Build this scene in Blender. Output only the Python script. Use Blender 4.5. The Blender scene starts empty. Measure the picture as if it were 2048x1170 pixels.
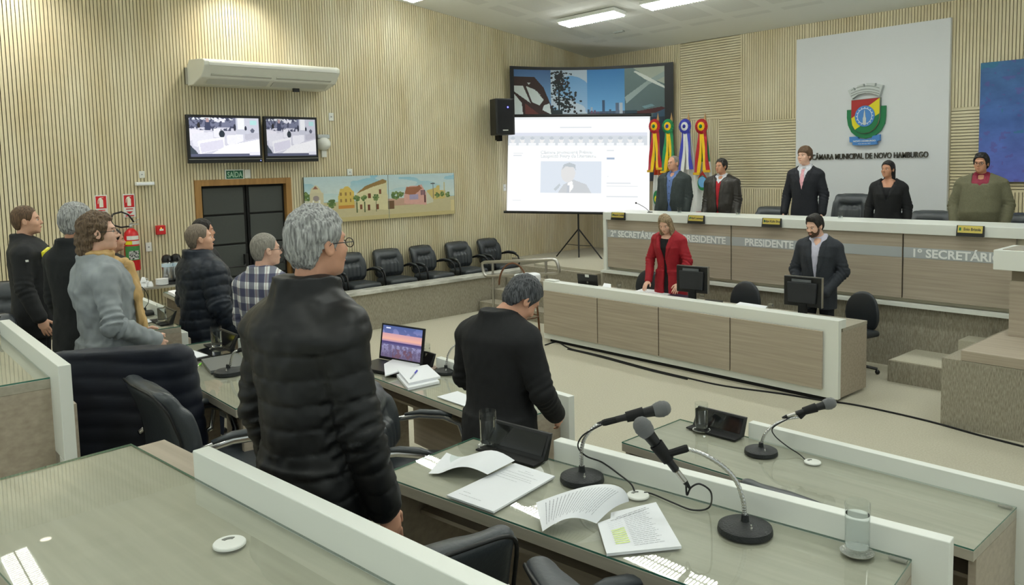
import bpy, math, random
import numpy as np
from mathutils import Matrix, Vector
random.seed(7); rng = np.random.RandomState(7)
SC = bpy.context.scene
COL = SC.collection
PI = math.pi
sin, cos = math.sin, math.cos

# ------------------------------------------------------------------ camera
F_PX, CX, CY = 1593.0, 1024.0, 470.0
PITCH, ROLL, HEAD = 0.0872392, -0.02389, 2.28905398 - PI
CAMH = 2.35
def _cam_axes():
    F = np.array([0, cos(PITCH), -sin(PITCH)]); U0 = np.array([0, sin(PITCH), cos(PITCH)]); R0 = np.array([1., 0, 0])
    R = R0*cos(ROLL)+U0*sin(ROLL); U = U0*cos(ROLL)-R0*sin(ROLL)
    W = np.array([[cos(HEAD), sin(HEAD), 0], [-sin(HEAD), cos(HEAD), 0], [0, 0, 1]])
    return W@F, W@U, W@R
CF, CU, CR = _cam_axes()
CO = np.array([0, 0, CAMH])
cam = bpy.data.cameras.new('camera'); cam_ob = bpy.data.objects.new('camera', cam); COL.objects.link(cam_ob)
cam.sensor_width = 36.0; cam.lens = F_PX/2048*36.0; cam.shift_y = -(585-CY)/2048.0
cam.clip_start = 0.05; cam.clip_end = 100
cam_ob.matrix_world = Matrix(((CR[0], CU[0], -CF[0], 0), (CR[1], CU[1], -CF[1], 0), (CR[2], CU[2], -CF[2], CAMH), (0, 0, 0, 1)))
SC.camera = cam_ob
SC.view_settings.view_transform = 'Standard'; SC.view_settings.look = 'None'
SC.view_settings.exposure = 0.38; SC.view_settings.gamma = 1.0; SC.view_settings.use_curve_mapping = False
SC.cycles.use_denoising = True
SC.cycles.max_bounces = 8; SC.cycles.transparent_max_bounces = 12
SC.cycles.sample_clamp_indirect = 4.0
w = bpy.data.worlds.new('world'); SC.world = w; w.use_nodes = True
w.node_tree.nodes['Background'].inputs[0].default_value = (0.9, 1.0, 0.93, 1)
w.node_tree.nodes['Background'].inputs[1].default_value = 0.5

LIGHT_E = 27.0          # radiance of the fluorescent diffusers
SPOT_W = 85.0
def ray(u, v): return CF + CR*(u-CX)/F_PX - CU*(v-CY)/F_PX
def P(u, v, z):                      # a point of the place at height z, measured off the photograph
    d = ray(u, v); return CO + d*((z-CAMH)/d[2])
def PY(u, v, y):
    d = ray(u, v); return CO + d*(y/d[1])
def PXx(u, v, x):
    d = ray(u, v); return CO + d*(x/d[0])
def PP(u, v, pt, n):
    d = ray(u, v); pt = np.array(pt, float); n = np.array(n, float); return CO + d*((pt-CO)@n/(d@n))

# ------------------------------------------------------------------ materials
def lin(c):
    return tuple((x/12.92 if x <= .04045 else ((x+.055)/1.055)**2.4) for x in [k/255 for k in c])
MATS = {}
def nd(nt, t, **kw):
    n = nt.nodes.new(t)
    for k, v in kw.items(): setattr(n, k, v)
    return n
def mat(name, col, rough=.5, metal=0., spec=.5, n=None, bump=None, coat=0., sheen=0., trans=0., ior=1.45, emit=0.):
    """col sRGB 0-255; n=(scale xyz, other colour, contrast) noise mix; bump=(scale xyz, strength)"""
    if name in MATS: return MATS[name]
    m = bpy.data.materials.new(name); m.use_nodes = True; nt = m.node_tree; b = nt.nodes['Principled BSDF']
    c = lin(col)
    b.inputs['Base Color'].default_value = (*c, 1); b.inputs['Roughness'].default_value = rough
    b.inputs['Metallic'].default_value = metal; b.inputs['Specular IOR Level'].default_value = spec
    b.inputs['Coat Weight'].default_value = coat; b.inputs['Coat Roughness'].default_value = .05
    b.inputs['Sheen Weight'].default_value = sheen
    b.inputs['Transmission Weight'].default_value = trans; b.inputs['IOR'].default_value = ior
    if emit:
        b.inputs['Emission Color'].default_value = (*c, 1); b.inputs['Emission Strength'].default_value = emit
    tc = nd(nt, 'ShaderNodeTexCoord')
    def noise(sc, det=3.):
        mp = nd(nt, 'ShaderNodeMapping'); mp.inputs['Scale'].default_value = sc
        nt.links.new(tc.outputs['Object'], mp.inputs[0])
        q = nd(nt, 'ShaderNodeTexNoise'); q.inputs['Scale'].default_value = 1.; q.inputs['Detail'].default_value = det
        nt.links.new(mp.outputs[0], q.inputs['Vector']); return q
    if n:
        q = noise(n[0]); r = nd(nt, 'ShaderNodeValToRGB'); k = n[2]
        r.color_ramp.elements[0].position = .5-k; r.color_ramp.elements[1].position = .5+k
        r.color_ramp.elements[0].color = (*lin(n[1]), 1); r.color_ramp.elements[1].color = (*c, 1)
        nt.links.new(q.outputs['Fac'], r.inputs[0]); nt.links.new(r.outputs[0], b.inputs['Base Color'])
    if bump:
        q = noise(bump[0]); bp = nd(nt, 'ShaderNodeBump'); bp.inputs['Strength'].default_value = bump[1]
        bp.inputs['Distance'].default_value = .01
        nt.links.new(q.outputs['Fac'], bp.inputs['Height']); nt.links.new(bp.outputs[0], b.inputs['Normal'])
    MATS[name] = m
    return m
def vcol_mat(name, rough=.6, emit=0., spec=.3):
    if name in MATS: return MATS[name]
    m = bpy.data.materials.new(name); m.use_nodes = True; nt = m.node_tree; b = nt.nodes['Principled BSDF']
    a = nd(nt, 'ShaderNodeVertexColor'); a.layer_name = 'Col'
    b.inputs['Roughness'].default_value = rough; b.inputs['Specular IOR Level'].default_value = spec
    if emit:
        b.inputs['Base Color'].default_value = (.02, .02, .02, 1)
        nt.links.new(a.outputs[0], b.inputs['Emission Color']); b.inputs['Emission Strength'].default_value = emit
    else: nt.links.new(a.outputs[0], b.inputs['Base Color'])
    MATS[name] = m; return m
def glass_plate(name='thin_glass', tint=(.93, .97, .95)):
    if name in MATS: return MATS[name]
    m = bpy.data.materials.new(name); m.use_nodes = True; nt = m.node_tree; nt.nodes.clear()
    o = nd(nt, 'ShaderNodeOutputMaterial'); mx = nd(nt, 'ShaderNodeMixShader'); fr = nd(nt, 'ShaderNodeFresnel'); fr.inputs[0].default_value = 1.5
    t = nd(nt, 'ShaderNodeBsdfTransparent'); t.inputs[0].default_value = (*tint, 1); g = nd(nt, 'ShaderNodeBsdfGlossy'); g.inputs['Roughness'].default_value = .015
    ge = nd(nt, 'ShaderNodeNewGeometry'); sb = nd(nt, 'ShaderNodeMath', operation='SUBTRACT'); sb.use_clamp = True; nt.links.new(fr.outputs[0], sb.inputs[0]); nt.links.new(ge.outputs['Backfacing'], sb.inputs[1])
    nt.links.new(sb.outputs[0], mx.inputs[0]); nt.links.new(t.outputs[0], mx.inputs[1]); nt.links.new(g.outputs[0], mx.inputs[2]); nt.links.new(mx.outputs[0], o.inputs[0])
    MATS[name] = m; return m

M_WHITE = mat('white_laminate', (228, 231, 224), .35)
M_WOOD = mat('greige_wood_laminate', (180, 169, 152), .42, n=((1.2, 30, 45), (160, 148, 131), .22))
M_TOP = mat('greige_wood_worktop', (180, 174, 159), .4, n=((2., 34, 40), (161, 155, 139), .25))
M_GEDGE = mat('green_glass_edge', (70, 120, 105), .15, spec=.7)
M_SLAT = mat('pale_maple_slats', (224, 215, 184), .5, n=((1.5, 3.5, .9), (208, 194, 156), .22))
M_CARPET = mat('beige_carpet', (196, 192, 174), .95, spec=.1, n=((70, 70, 70), (176, 171, 152), .3), bump=((260, 260, 260), .5))
M_TWEED = mat('grey_tweed_carpet', (172, 166, 150), .95, spec=.1, n=((160, 160, 22), (138, 132, 117), .15), bump=((300, 300, 60), .5))
M_BLACK = mat('black_plastic', (22, 23, 24), .4)
M_BLACKM = mat('black_matt', (16, 16, 17), .75)
M_LEATHER = mat('black_leather', (54, 59, 63), .38, spec=.6, bump=((60, 60, 60), .12))
M_LEATHER2 = mat('grey_black_leather', (62, 66, 70), .42, spec=.5, bump=((70, 70, 70), .1))
M_CHROME = mat('chrome', (205, 205, 205), .18, metal=1.)
M_STEEL = mat('brushed_steel', (190, 188, 182), .32, metal=1.)
M_PAPER = mat('white_paper', (238, 240, 244), .8, spec=.2)
M_INK = mat('grey_ink', (140, 143, 150), .8)
M_INKD = mat('dark_ink', (60, 62, 70), .8)
M_PLATE = mat('white_switch_plastic', (228, 230, 224), .4)
M_RED = mat('signal_red', (196, 30, 34), .35)

# ------------------------------------------------------------------ mesh builder
class MB:
    def __init__(s): s.v = []; s.f = []; s.mi = []; s.m = 0; s.T = None
    def add(s, vs, fs):
        b = len(s.v)
        if s.T is not None: vs = [tuple(s.T @ Vector(p)) for p in vs]
        s.v += [tuple(map(float, p)) for p in vs]; s.f += [tuple(b+i for i in f) for f in fs]; s.mi += [s.m]*len(fs); return s
    def box(s, x0, x1, y0, y1, z0, z1):
        s.add([(x0,y0,z0),(x1,y0,z0),(x1,y1,z0),(x0,y1,z0),(x0,y0,z1),(x1,y0,z1),(x1,y1,z1),(x0,y1,z1)],
              [(0,3,2,1),(4,5,6,7),(0,1,5,4),(1,2,6,5),(2,3,7,6),(3,0,4,7)]); return s
    def cbox(s, c, d): return s.box(c[0]-d[0]/2, c[0]+d[0]/2, c[1]-d[1]/2, c[1]+d[1]/2, c[2]-d[2]/2, c[2]+d[2]/2)
    def prism(s, pts, a0, a1, ax='z'):
        n = len(pts)
        def p(q, a): return (q[0], q[1], a) if ax == 'z' else ((q[0], a, q[1]) if ax == 'y' else (a, q[0], q[1]))
        s.add([p(q, a0) for q in pts]+[p(q, a1) for q in pts], [tuple(range(n))[::-1], tuple(range(n, 2*n))]+[(i, (i+1) % n, n+(i+1) % n, n+i) for i in range(n)]); return s
    def lathe(s, prof, n=24, c=(0, 0, 0), cap=True):
        vs = []; fs = []; m = len(prof)
        for (r, z) in prof:
            for i in range(n):
                a = 2*PI*i/n; vs.append((c[0]+r*cos(a), c[1]+r*sin(a), c[2]+z))
        for j in range(m-1):
            for i in range(n): fs.append((j*n+i, j*n+(i+1) % n, (j+1)*n+(i+1) % n, (j+1)*n+i))
        if cap:
            if prof[0][0] > 1e-4: fs.append(tuple(range(n))[::-1])
            if prof[-1][0] > 1e-4: fs.append(tuple((m-1)*n+i for i in range(n)))
        s.add(vs, fs); return s
    def tube(s, pts, r, n=8, cap=True, flat=1., closed=False, up=(0, 0, 1)):
        pts = [Vector(p) for p in pts]; vs = []; fs = []; k = len(pts); prev = None
        rr = r if hasattr(r, '__len__') else [r]*k
        for i, p in enumerate(pts):
            if closed: t = pts[(i+1) % k]-pts[i-1]
            else: t = pts[min(i+1, k-1)]-pts[max(i-1, 0)]
            t.normalize()
            if prev is None:
                u = Vector(up)
                if abs(t.dot(u)) > .95: u = Vector((1, 0, 0))
                a = (u-t*u.dot(t)).normalized()
            else: a = (prev-t*prev.dot(t)).normalized()
            prev = a; b = t.cross(a)
            for j in range(n):
                an = 2*PI*j/n; vs.append(p+a*(rr[i]*flat*sin(an))+b*(rr[i]*cos(an)))
        m = k if closed else k-1
        for i in range(m):
            i2 = (i+1) % k
            for j in range(n): fs.append((i*n+j, i*n+(j+1) % n, i2*n+(j+1) % n, i2*n+j))
        if cap and not closed: fs.append(tuple(range(n))[::-1]); fs.append(tuple((k-1)*n+j for j in range(n)))
        s.add(vs, fs); return s
    def sph(s, c, r, n=14, m=9):
        r = r if hasattr(r, '__len__') else (r, r, r); vs = []; fs = []
        for j in range(m+1):
            t = PI*j/m
            for i in range(n):
                a = 2*PI*i/n; vs.append((c[0]+r[0]*sin(t)*cos(a), c[1]+r[1]*sin(t)*sin(a), c[2]-r[2]*cos(t)))
        for j in range(m):
            for i in range(n): fs.append((j*n+i, j*n+(i+1) % n, (j+1)*n+(i+1) % n, (j+1)*n+i))
        s.add(vs, fs); return s
def mk(name, mb, mats, parent=None, smooth=False, bevel=0., loc=None, rz=None):
    me = bpy.data.meshes.new(name)
    if isinstance(mb, MB): me.from_pydata(mb.v, [], mb.f)
    else:
        V, Q = mb; me.vertices.add(len(V)); me.vertices.foreach_set('co', np.asarray(V, np.float32).ravel())
        k = Q.shape[1]; me.loops.add(Q.size); me.loops.foreach_set('vertex_index', Q.ravel().astype(np.int32)); me.polygons.add(len(Q))
        me.polygons.foreach_set('loop_start', np.arange(0, Q.size, k, dtype=np.int32)); me.update(calc_edges=True)
    mats = mats if isinstance(mats, (list, tuple)) else [mats]
    for m in mats: me.materials.append(m)
    if isinstance(mb, MB) and len(mats) > 1: me.polygons.foreach_set('material_index', mb.mi)
    if smooth: me.polygons.foreach_set('use_smooth', [True]*len(me.polygons))
    o = bpy.data.objects.new(name, me); COL.objects.link(o)
    if smooth == 'auto':
        md = o.modifiers.new('es', 'EDGE_SPLIT'); md.split_angle = math.radians(38)
    if bevel: md = o.modifiers.new('bevel', 'BEVEL'); md.width = bevel; md.segments = 2; md.limit_method = 'ANGLE'
    if parent is not None: o.parent = parent
    if loc is not None: o.location = loc
    if rz is not None: o.rotation_euler[2] = rz
    return o
def tag(o, label, cat, group=None, kind=None):
    if label: o['label'] = label
    if cat: o['category'] = cat
    if group: o['group'] = group
    if kind: o['kind'] = kind
    return o
def root(name, label, cat, loc=(0, 0, 0), rz=0., group=None):
    o = bpy.data.objects.new(name, None); COL.objects.link(o); o.empty_display_size = .05
    o.location = tuple(map(float, loc)); o.rotation_euler[2] = rz; return tag(o, label, cat, group)
def struct(name, mb, m, **k): return tag(mk(name, mb, m, **k), None, None, kind='structure')
def dup(r, loc, rz, label, group=None):
    c = r.copy(); COL.objects.link(c); c.location = tuple(map(float, loc)); c.rotation_euler[2] = rz
    def kids(a, b):
        for ch in list(a.children):
            d = ch.copy(); COL.objects.link(d); d.parent = b; kids(ch, d)
    kids(r, c)
    c['label'] = label
    if group: c['group'] = group
    return c
def text(name, body, size, m, parent, loc, rot, align='CENTER', bold=0., ext=.001, sx=1., width=None):
    cu = bpy.data.curves.new(name, 'FONT'); cu.body = body; cu.size = size; cu.align_x = align; cu.align_y = 'CENTER'
    cu.extrude = ext; cu.offset = bold; cu.resolution_u = 3; t = bpy.data.objects.new(name+'_source', cu); COL.objects.link(t)
    bpy.context.view_layer.update(); me = bpy.data.meshes.new_from_object(t.evaluated_get(bpy.context.evaluated_depsgraph_get()))
    bpy.data.objects.remove(t); bpy.data.curves.remove(cu); me.name = name; me.materials.clear(); me.materials.append(m)
    if width: xs_ = [v.co.x for v in me.vertices]; sx = width/(max(xs_)-min(xs_))
    o = bpy.data.objects.new(name, me); COL.objects.link(o); o.parent = parent; o.location = loc; o.rotation_euler = rot; o.scale = (sx, 1, 1); return o

# ------------------------------------------------------------------ small raster painter for pictures (colours per vertex)
class Ras:
    def __init__(s, W, H, c): s.W, s.H = W, H; s.a = np.zeros((H, W, 3)); s.a[:] = lin(c); s.Y, s.X = np.mgrid[0:H, 0:W]; s.X = (s.X+.5)/W; s.Y = (s.Y+.5)/H
    def poly(s, pts, c, al=1.):
        m = np.zeros((s.H, s.W), bool); n = len(pts)
        for i in range(n):
            x0, y0 = pts[i]; x1, y1 = pts[(i+1) % n]
            if y0 == y1: continue
            k = ((s.Y >= min(y0, y1)) & (s.Y < max(y0, y1))) & (s.X < x0+(s.Y-y0)*(x1-x0)/(y1-y0)); m ^= k
        s.a[m] = s.a[m]*(1-al)+np.array(lin(c))*al; return s
    def rect(s, x0, y0, x1, y1, c, al=1.): return s.poly([(x0, y0), (x1, y0), (x1, y1), (x0, y1)], c, al)
    def ell(s, x, y, rx, ry, c, al=1.):
        m = ((s.X-x)/rx)**2+((s.Y-y)/ry)**2 < 1; s.a[m] = s.a[m]*(1-al)+np.array(lin(c))*al; return s
    def grad(s, y0, y1, c0, c1, x0=0., x1=1.):
        m = (s.Y >= y0) & (s.Y < y1) & (s.X >= x0) & (s.X < x1); t = ((s.Y-y0)/(y1-y0))[m][:, None]; s.a[m] = np.array(lin(c0))*(1-t)+np.array(lin(c1))*t; return s
    def noise(s, sx, sy, amp, thr=None, c=None, x0=0., x1=1., y0=0., y1=1., al=1.):
        n = vn(s.X*sx+3, s.Y*sy+7, s.X*0+1.5)*.6+vn(s.X*sx*2.3, s.Y*sy*2.3, s.X*0+4.5)*.4
        m = (s.X >= x0) & (s.X < x1) & (s.Y >= y0) & (s.Y < y1)
        if thr is not None: m &= n > thr; s.a[m] = s.a[m]*(1-al)+np.array(lin(c))*al
        else: s.a[m] = s.a[m]*(1+amp*(n[m][:, None]-.5)*2)
        return s
    def tree(s, x, y, r, c=(86, 112, 66), c2=(120, 140, 84)):
        for i in range(26):
            a = rng.rand()*6.28; q = rng.rand()**.5*r; s.ell(x+q*cos(a)*.8, y+q*sin(a)*(s.W/s.H)*.9, r*.3, r*.3*s.W/s.H, c if rng.rand() < .6 else c2)
        return s
_L = np.random.RandomState(3).rand(32, 32, 32)
def vn(X, Y, Z):
    X, Y, Z = np.broadcast_arrays(X, Y, Z); i, j, k = np.floor(X).astype(int), np.floor(Y).astype(int), np.floor(Z).astype(int)
    x, y, z = X-i, Y-j, Z-k; x = x*x*(3-2*x); y = y*y*(3-2*y); z = z*z*(3-2*z); r = 0
    for a in (0, 1):
        for b in (0, 1):
            for c in (0, 1): r = r+_L[(i+a) & 31, (j+b) & 31, (k+c) & 31]*(x if a else 1-x)*(y if b else 1-y)*(z if c else 1-z)
    return r
def pic(name, ras, S, m, parent=None):
    """a picture surface: S(u,v)->xyz, u right, v down"""
    H, W = ras.a.shape[:2]; vs = []; 
    for j in range(H+1):
        for i in range(W+1): vs.append(S(i/W, j/H))
    V = np.array(vs, np.float32); idx = np.arange((H+1)*(W+1)).reshape(H+1, W+1)
    Q = np.stack([idx[1:, :-1], idx[1:, 1:], idx[:-1, 1:], idx[:-1, :-1]], -1).reshape(-1, 4)
    o = mk(name, (V, Q), m, parent); at = o.data.color_attributes.new('Col', 'FLOAT_COLOR', 'CORNER')
    c = np.ones((H*W, 4, 4), np.float32); c[:, :, :3] = ras.a.reshape(-1, 3)[:, None, :]; at.data.foreach_set('color', c.ravel()); return o
# ------------------------------------------------------------------ smooth solid modelling on a grid (bodies, clothes, cushions)
BIG = .07
class Vol:
    def __init__(s, lo, hi, r):
        s.ax = [np.arange(lo[i], hi[i]+r, r, dtype=np.float64) for i in range(3)]; s.D = np.full([len(a) for a in s.ax], BIG)
    def sub(s, lo, hi):
        sl = []
        for i in range(3):
            a = s.ax[i]; i0 = int(np.searchsorted(a, lo[i]-BIG)); i1 = int(np.searchsorted(a, hi[i]+BIG)); sl.append(slice(i0, max(i1, i0+1)))
        return tuple(sl), s.ax[0][sl[0]][:, None, None], s.ax[1][sl[1]][None, :, None], s.ax[2][sl[2]][None, None, :]
    def put(s, sl, d, k, op):
        a = s.D[sl]
        if a.size == 0: return
        if op == 'add':
            h = np.clip(.5+.5*(d-a)/k, 0, 1); s.D[sl] = d*(1-h)+a*h-k*h*(1-h)
        else:
            d = -d; h = np.clip(.5-.5*(d-a)/k, 0, 1); s.D[sl] = d*(1-h)+a*h+k*h*(1-h)
    def cone(s, a, b, ra, rb, k=.02, op='add', fy=1.):
        a = np.array(a, float); b = np.array(b, float); R = max(ra, rb); lo = np.minimum(a, b)-R; hi = np.maximum(a, b)+R
        sl, X, Y, Z = s.sub(lo, hi); ab = b-a; L = ab@ab+1e-12; t = np.clip(((X-a[0])*ab[0]+(Y-a[1])*ab[1]+(Z-a[2])*ab[2])/L, 0, 1)
        d = np.sqrt((X-a[0]-t*ab[0])**2+((Y-a[1]-t*ab[1])/fy)**2+(Z-a[2]-t*ab[2])**2)-(ra+t*(rb-ra)); s.put(sl, d*min(1, fy), k, op)
    def ell(s, c, r, k=.02, op='add', rx=0.):
        R = max(r); sl, X, Y, Z = s.sub(np.array(c)-R, np.array(c)+R); x = X-c[0]; y = Y-c[1]; z = Z-c[2]
        if rx: y, z = y*cos(rx)+z*sin(rx), -y*sin(rx)+z*cos(rx)
        q0 = np.sqrt((x/r[0])**2+(y/r[1])**2+(z/r[2])**2)+1e-9; q1 = np.sqrt((x/r[0]**2)**2+(y/r[1]**2)**2+(z/r[2]**2)**2)+1e-9; s.put(sl, q0*(q0-1)/q1, k, op)
    def loft(s, zs, cx, cy, rx, ry, k=.03, p=2.3, op='add'):
        zs = np.array(zs); m = [max(rx), max(ry)]; sl, X, Y, Z = s.sub((min(cx)-m[0], min(cy)-m[1], zs[0]), (max(cx)+m[0], max(cy)+m[1], zs[-1]))
        f = lambda q: np.interp(Z, zs, q); a, b = f(rx), f(ry); q = (np.abs((X-f(cx))/a)**p+np.abs((Y-f(cy))/b)**p)**(1/p)
        d = (q-1)*np.minimum(a, b); e = np.maximum(zs[0]-Z, Z-zs[-1]); s.put(sl, np.maximum(d, e), k, op)
    def rbox(s, c, h, r, k=.02, op='add'):
        h = np.array(h); sl, X, Y, Z = s.sub(np.array(c)-h, np.array(c)+h); q = [np.abs(X-c[0])-h[0]+r, np.abs(Y-c[1])-h[1]+r, np.abs(Z-c[2])-h[2]+r]
        o = np.sqrt(np.maximum(q[0], 0)**2+np.maximum(q[1], 0)**2+np.maximum(q[2], 0)**2)+np.minimum(np.maximum(np.maximum(q[0], q[1]), q[2]), 0)-r; s.put(sl, o, k, op)
    def clip(s, fn):     # keep where fn(X,Y,Z) < 0
        X = s.ax[0][:, None, None]; Y = s.ax[1][None, :, None]; Z = s.ax[2][None, None, :]; s.D = np.maximum(s.D, fn(X, Y, Z))
    def mesh(s):
        D = s.D; D[0] = D[-1] = BIG; D[:, 0] = D[:, -1] = BIG; D[:, :, 0] = D[:, :, -1] = BIG
        S = D < 0; n = D.shape; acc = np.zeros((3, n[0]-1, n[1]-1, n[2]-1), np.float32); cnt = np.zeros((n[0]-1, n[1]-1, n[2]-1), np.float32); E = []
        for a in range(3):
            A = [slice(None)]*3; B = [slice(None)]*3; A[a] = slice(0, -1); B[a] = slice(1, None); A = tuple(A); B = tuple(B)
            e = S[A] ^ S[B]; t = np.where(e, D[A]/(D[A]-D[B]+1e-30), 0); o = [q for q in range(3) if q != a]
            pos = []
            for q in range(3):
                sh = [1, 1, 1]; x = s.ax[q]
                if q == a: sh[q] = -1; p = x[:-1].reshape(sh)+t*(x[1]-x[0])
                else: sh[q] = -1; p = np.broadcast_to(x.reshape(sh), e.shape)
                pos.append(np.where(e, p, 0).astype(np.float32))
            E.append((e, S[A]))
            for d0 in (0, 1):
                for d1 in (0, 1):
                    src = [slice(None)]*3; src[o[0]] = slice(1-d0, e.shape[o[0]]-d0); src[o[1]] = slice(1-d1, e.shape[o[1]]-d1); src = tuple(src)
                    cnt += e[src]
                    for q in range(3): acc[q] += pos[q][src]
        m = cnt > 0; idx = np.full(cnt.shape, -1, np.int64); idx[m] = np.arange(m.sum()); V = (acc[:, m]/cnt[m]).T; Q = []
        for a in range(3):
            e, sa = E[a]; I = np.argwhere(e); o = [q for q in range(3) if q != a]
            ok = (I[:, o[0]] > 0) & (I[:, o[1]] > 0) & (I[:, o[0]] < n[o[0]]-1) & (I[:, o[1]] < n[o[1]]-1); I = I[ok]
            def g(d0, d1): J = I.copy(); J[:, o[0]] -= d0; J[:, o[1]] -= d1; return idx[J[:, 0], J[:, 1], J[:, 2]]
            q = np.stack([g(1, 1), g(0, 1), g(0, 0), g(1, 0)], 1); fl = sa[I[:, 0], I[:, 1], I[:, 2]]
            if a == 1: fl = ~fl
            q[~fl] = q[~fl][:, ::-1]; Q.append(q)
        Q = np.concatenate(Q) if Q else np.zeros((0, 4), int); Q = Q[(Q >= 0).all(1)]; return V.astype(np.float64), Q
def vnorm(V, Q):
    n = np.cross(V[Q[:, 2]]-V[Q[:, 0]], V[Q[:, 3]]-V[Q[:, 1]]); N = np.zeros_like(V)
    for i in range(4):
        for c in range(3): N[:, c] += np.bincount(Q[:, i], n[:, c], len(V))
    return N/(np.linalg.norm(N, axis=1)[:, None]+1e-12)
def join(*ms):
    Vs, Qs, b = [], [], 0
    for V, Q in ms: Vs.append(V); Qs.append(Q+b); b += len(V)
    return np.concatenate(Vs), np.concatenate(Qs)
def rotm(ax, a):
    return np.array(Matrix.Rotation(a, 3, ax))

# ------------------------------------------------------------------ people
M_EYE = mat('eye_white', (225, 222, 215), .3); M_IRIS = mat('dark_iris', (40, 28, 20), .2)
M_SPEC = mat('dark_spectacle_frame', (25, 25, 28), .3); M_LENS = glass_plate('spectacle_lens', (.95, .97, .97))
def skinmat(c): return mat('skin_%d_%d_%d' % c, c, .5, n=((30, 30, 30), tuple(int(x*.93) for x in c), .3))
def hairmat(c, c2): return mat('hair_%d_%d_%d' % c, c, .5, spec=.4, n=((160, 160, 18), c2, .14), bump=((260, 260, 24), .5))
HS = .925
HEADC = np.array([0, -.0, 1.627])
def head_mesh(r, fem=False, jaw=1., beard=None):
    v = Vol((-.12, -.15, -.24), (.12, .15, .15), r); k = .018; f = .93 if fem else 1.
    v.cone((0, -.022, -.05), (0, -.05, -.22), .052*f, .060*f, .02)
    v.ell((0, -.012, .035), (.076, .095, .088), k); v.ell((0, .03, -.03), (.060*f, .066, .082), .03)
    v.ell((0, .038, -.074), (.047*f*jaw, .048, .034), .03); v.ell((0, .078, -.096), (.018*jaw, .014, .014), .02)
    for q in (-1, 1): v.ell((q*.036, .058, -.028), (.026, .026, .026), .02)
    v.ell((0, .078, .026), (.046, .016, .011), .018)
    v.cone((0, .088, .012), (0, .110, -.026), .006, .0105, .012); v.ell((0, .100, -.032), (.0165, .011, .009), .008)
    for q in (-1, 1): v.ell((q*.030, .100, .003), (.016, .013, .010), .010, 'cut')
    v.ell((0, .091, -.058), (.021, .008, .0045), .006); v.ell((0, .089, -.068), (.018, .008, .0052), .006)
    for q in (-1, 1):
        v.ell((q*.080, -.006, -.006), (.009, .019, .031), .006, rx=.2); v.ell((q*.088, -.002, -.004), (.005, .010, .018), .004, 'cut')
    return v.mesh()
def hair_mesh(r, st):
    v = Vol((-.16, -.22, -.34), (.16, .16, .2), r); t = st.get('t', .012); bt = st.get('back', 0)
    v.ell((0, -.014, .037), (.076+t, .095+t+bt, .088+t*1.2), .01)
    hz = st['line']     # (ys, zs): lower edge of the hair over front-back position
    v.ell((0, -.03, -.02), (.062+t, .070+t, .07), .03)
    for e in st.get('add', []): v.ell(*e)
    v.clip(lambda X, Y, Z: (np.interp(Y, hz[0], hz[1])-Z)*.8+0*X)
    for e in st.get('cut', []): v.ell(e[0], e[1], .006, 'cut')
    if st.get('part') is not None: v.ell((st['part'], .04, .14), (.004, .07, .02), .01, 'cut')
    V, Q = v.mesh()
    if len(V):
        N = vnorm(V, Q); a = st.get('amp', .004); fr = st.get('fr', (90, 30, 22)); V = V+N*(a*(vn(V[:, 0]*fr[0], V[:, 1]*fr[1], V[:, 2]*fr[2])-.5)*2+a*.5*(vn(V[:, 0]*200, V[:, 1]*120, V[:, 2]*50)-.5)*2)[:, None]
    return V, Q
SHORT = dict(line=([-.2, -.05, -.03, .022, .03, .062, .1], [-.085, -.075, .01, .005, -.03, .072, .085]))
def S_(**k): d = dict(SHORT); d.update(k); return d
_hand = {}
def hand_mesh(r, curl):
    key = (r, curl)
    if key in _hand: return _hand[key]
    v = Vol((-.06, -.06, -.21), (.07, .07, .03), r)
    v.cone((0, 0, .03), (0, 0, -.02), .026, .024, .01, fy=.75); v.ell((0, 0, -.055), (.039, .017, .042), .012)
    for i, (x, L, rr) in enumerate(((.030, .070, .0085), (.010, .080, .009), (-.011, .075, .0088), (-.030, .058, .0078))):
        p = np.array([x*.9, 0, -.088]); a = 0.08+.06*i
        for j, l in enumerate((L*.45, L*.32, L*.25)):
            a += curl*(.5+.25*j); q = p+np.array([x*.06, l*sin(a), -l*cos(a)]); v.cone(p, q, rr*(1-.1*j), rr*(.92-.1*j), .003); p = q
    p = np.array([.030, .006, -.030]); v.cone(p, p+[.024, .012, -.030], .012, .010, .008); v.cone(p+[.024, .012, -.030], p+[.030, .022, -.060], .0098, .008, .004)
    _hand[key] = v.mesh(); return _hand[key]
def arms_default(): return dict(L=[(-.235, -.02, 1.13), (-.245, .07, .90)], R=[(.235, -.02, 1.13), (.245, .07, .90)])
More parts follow.
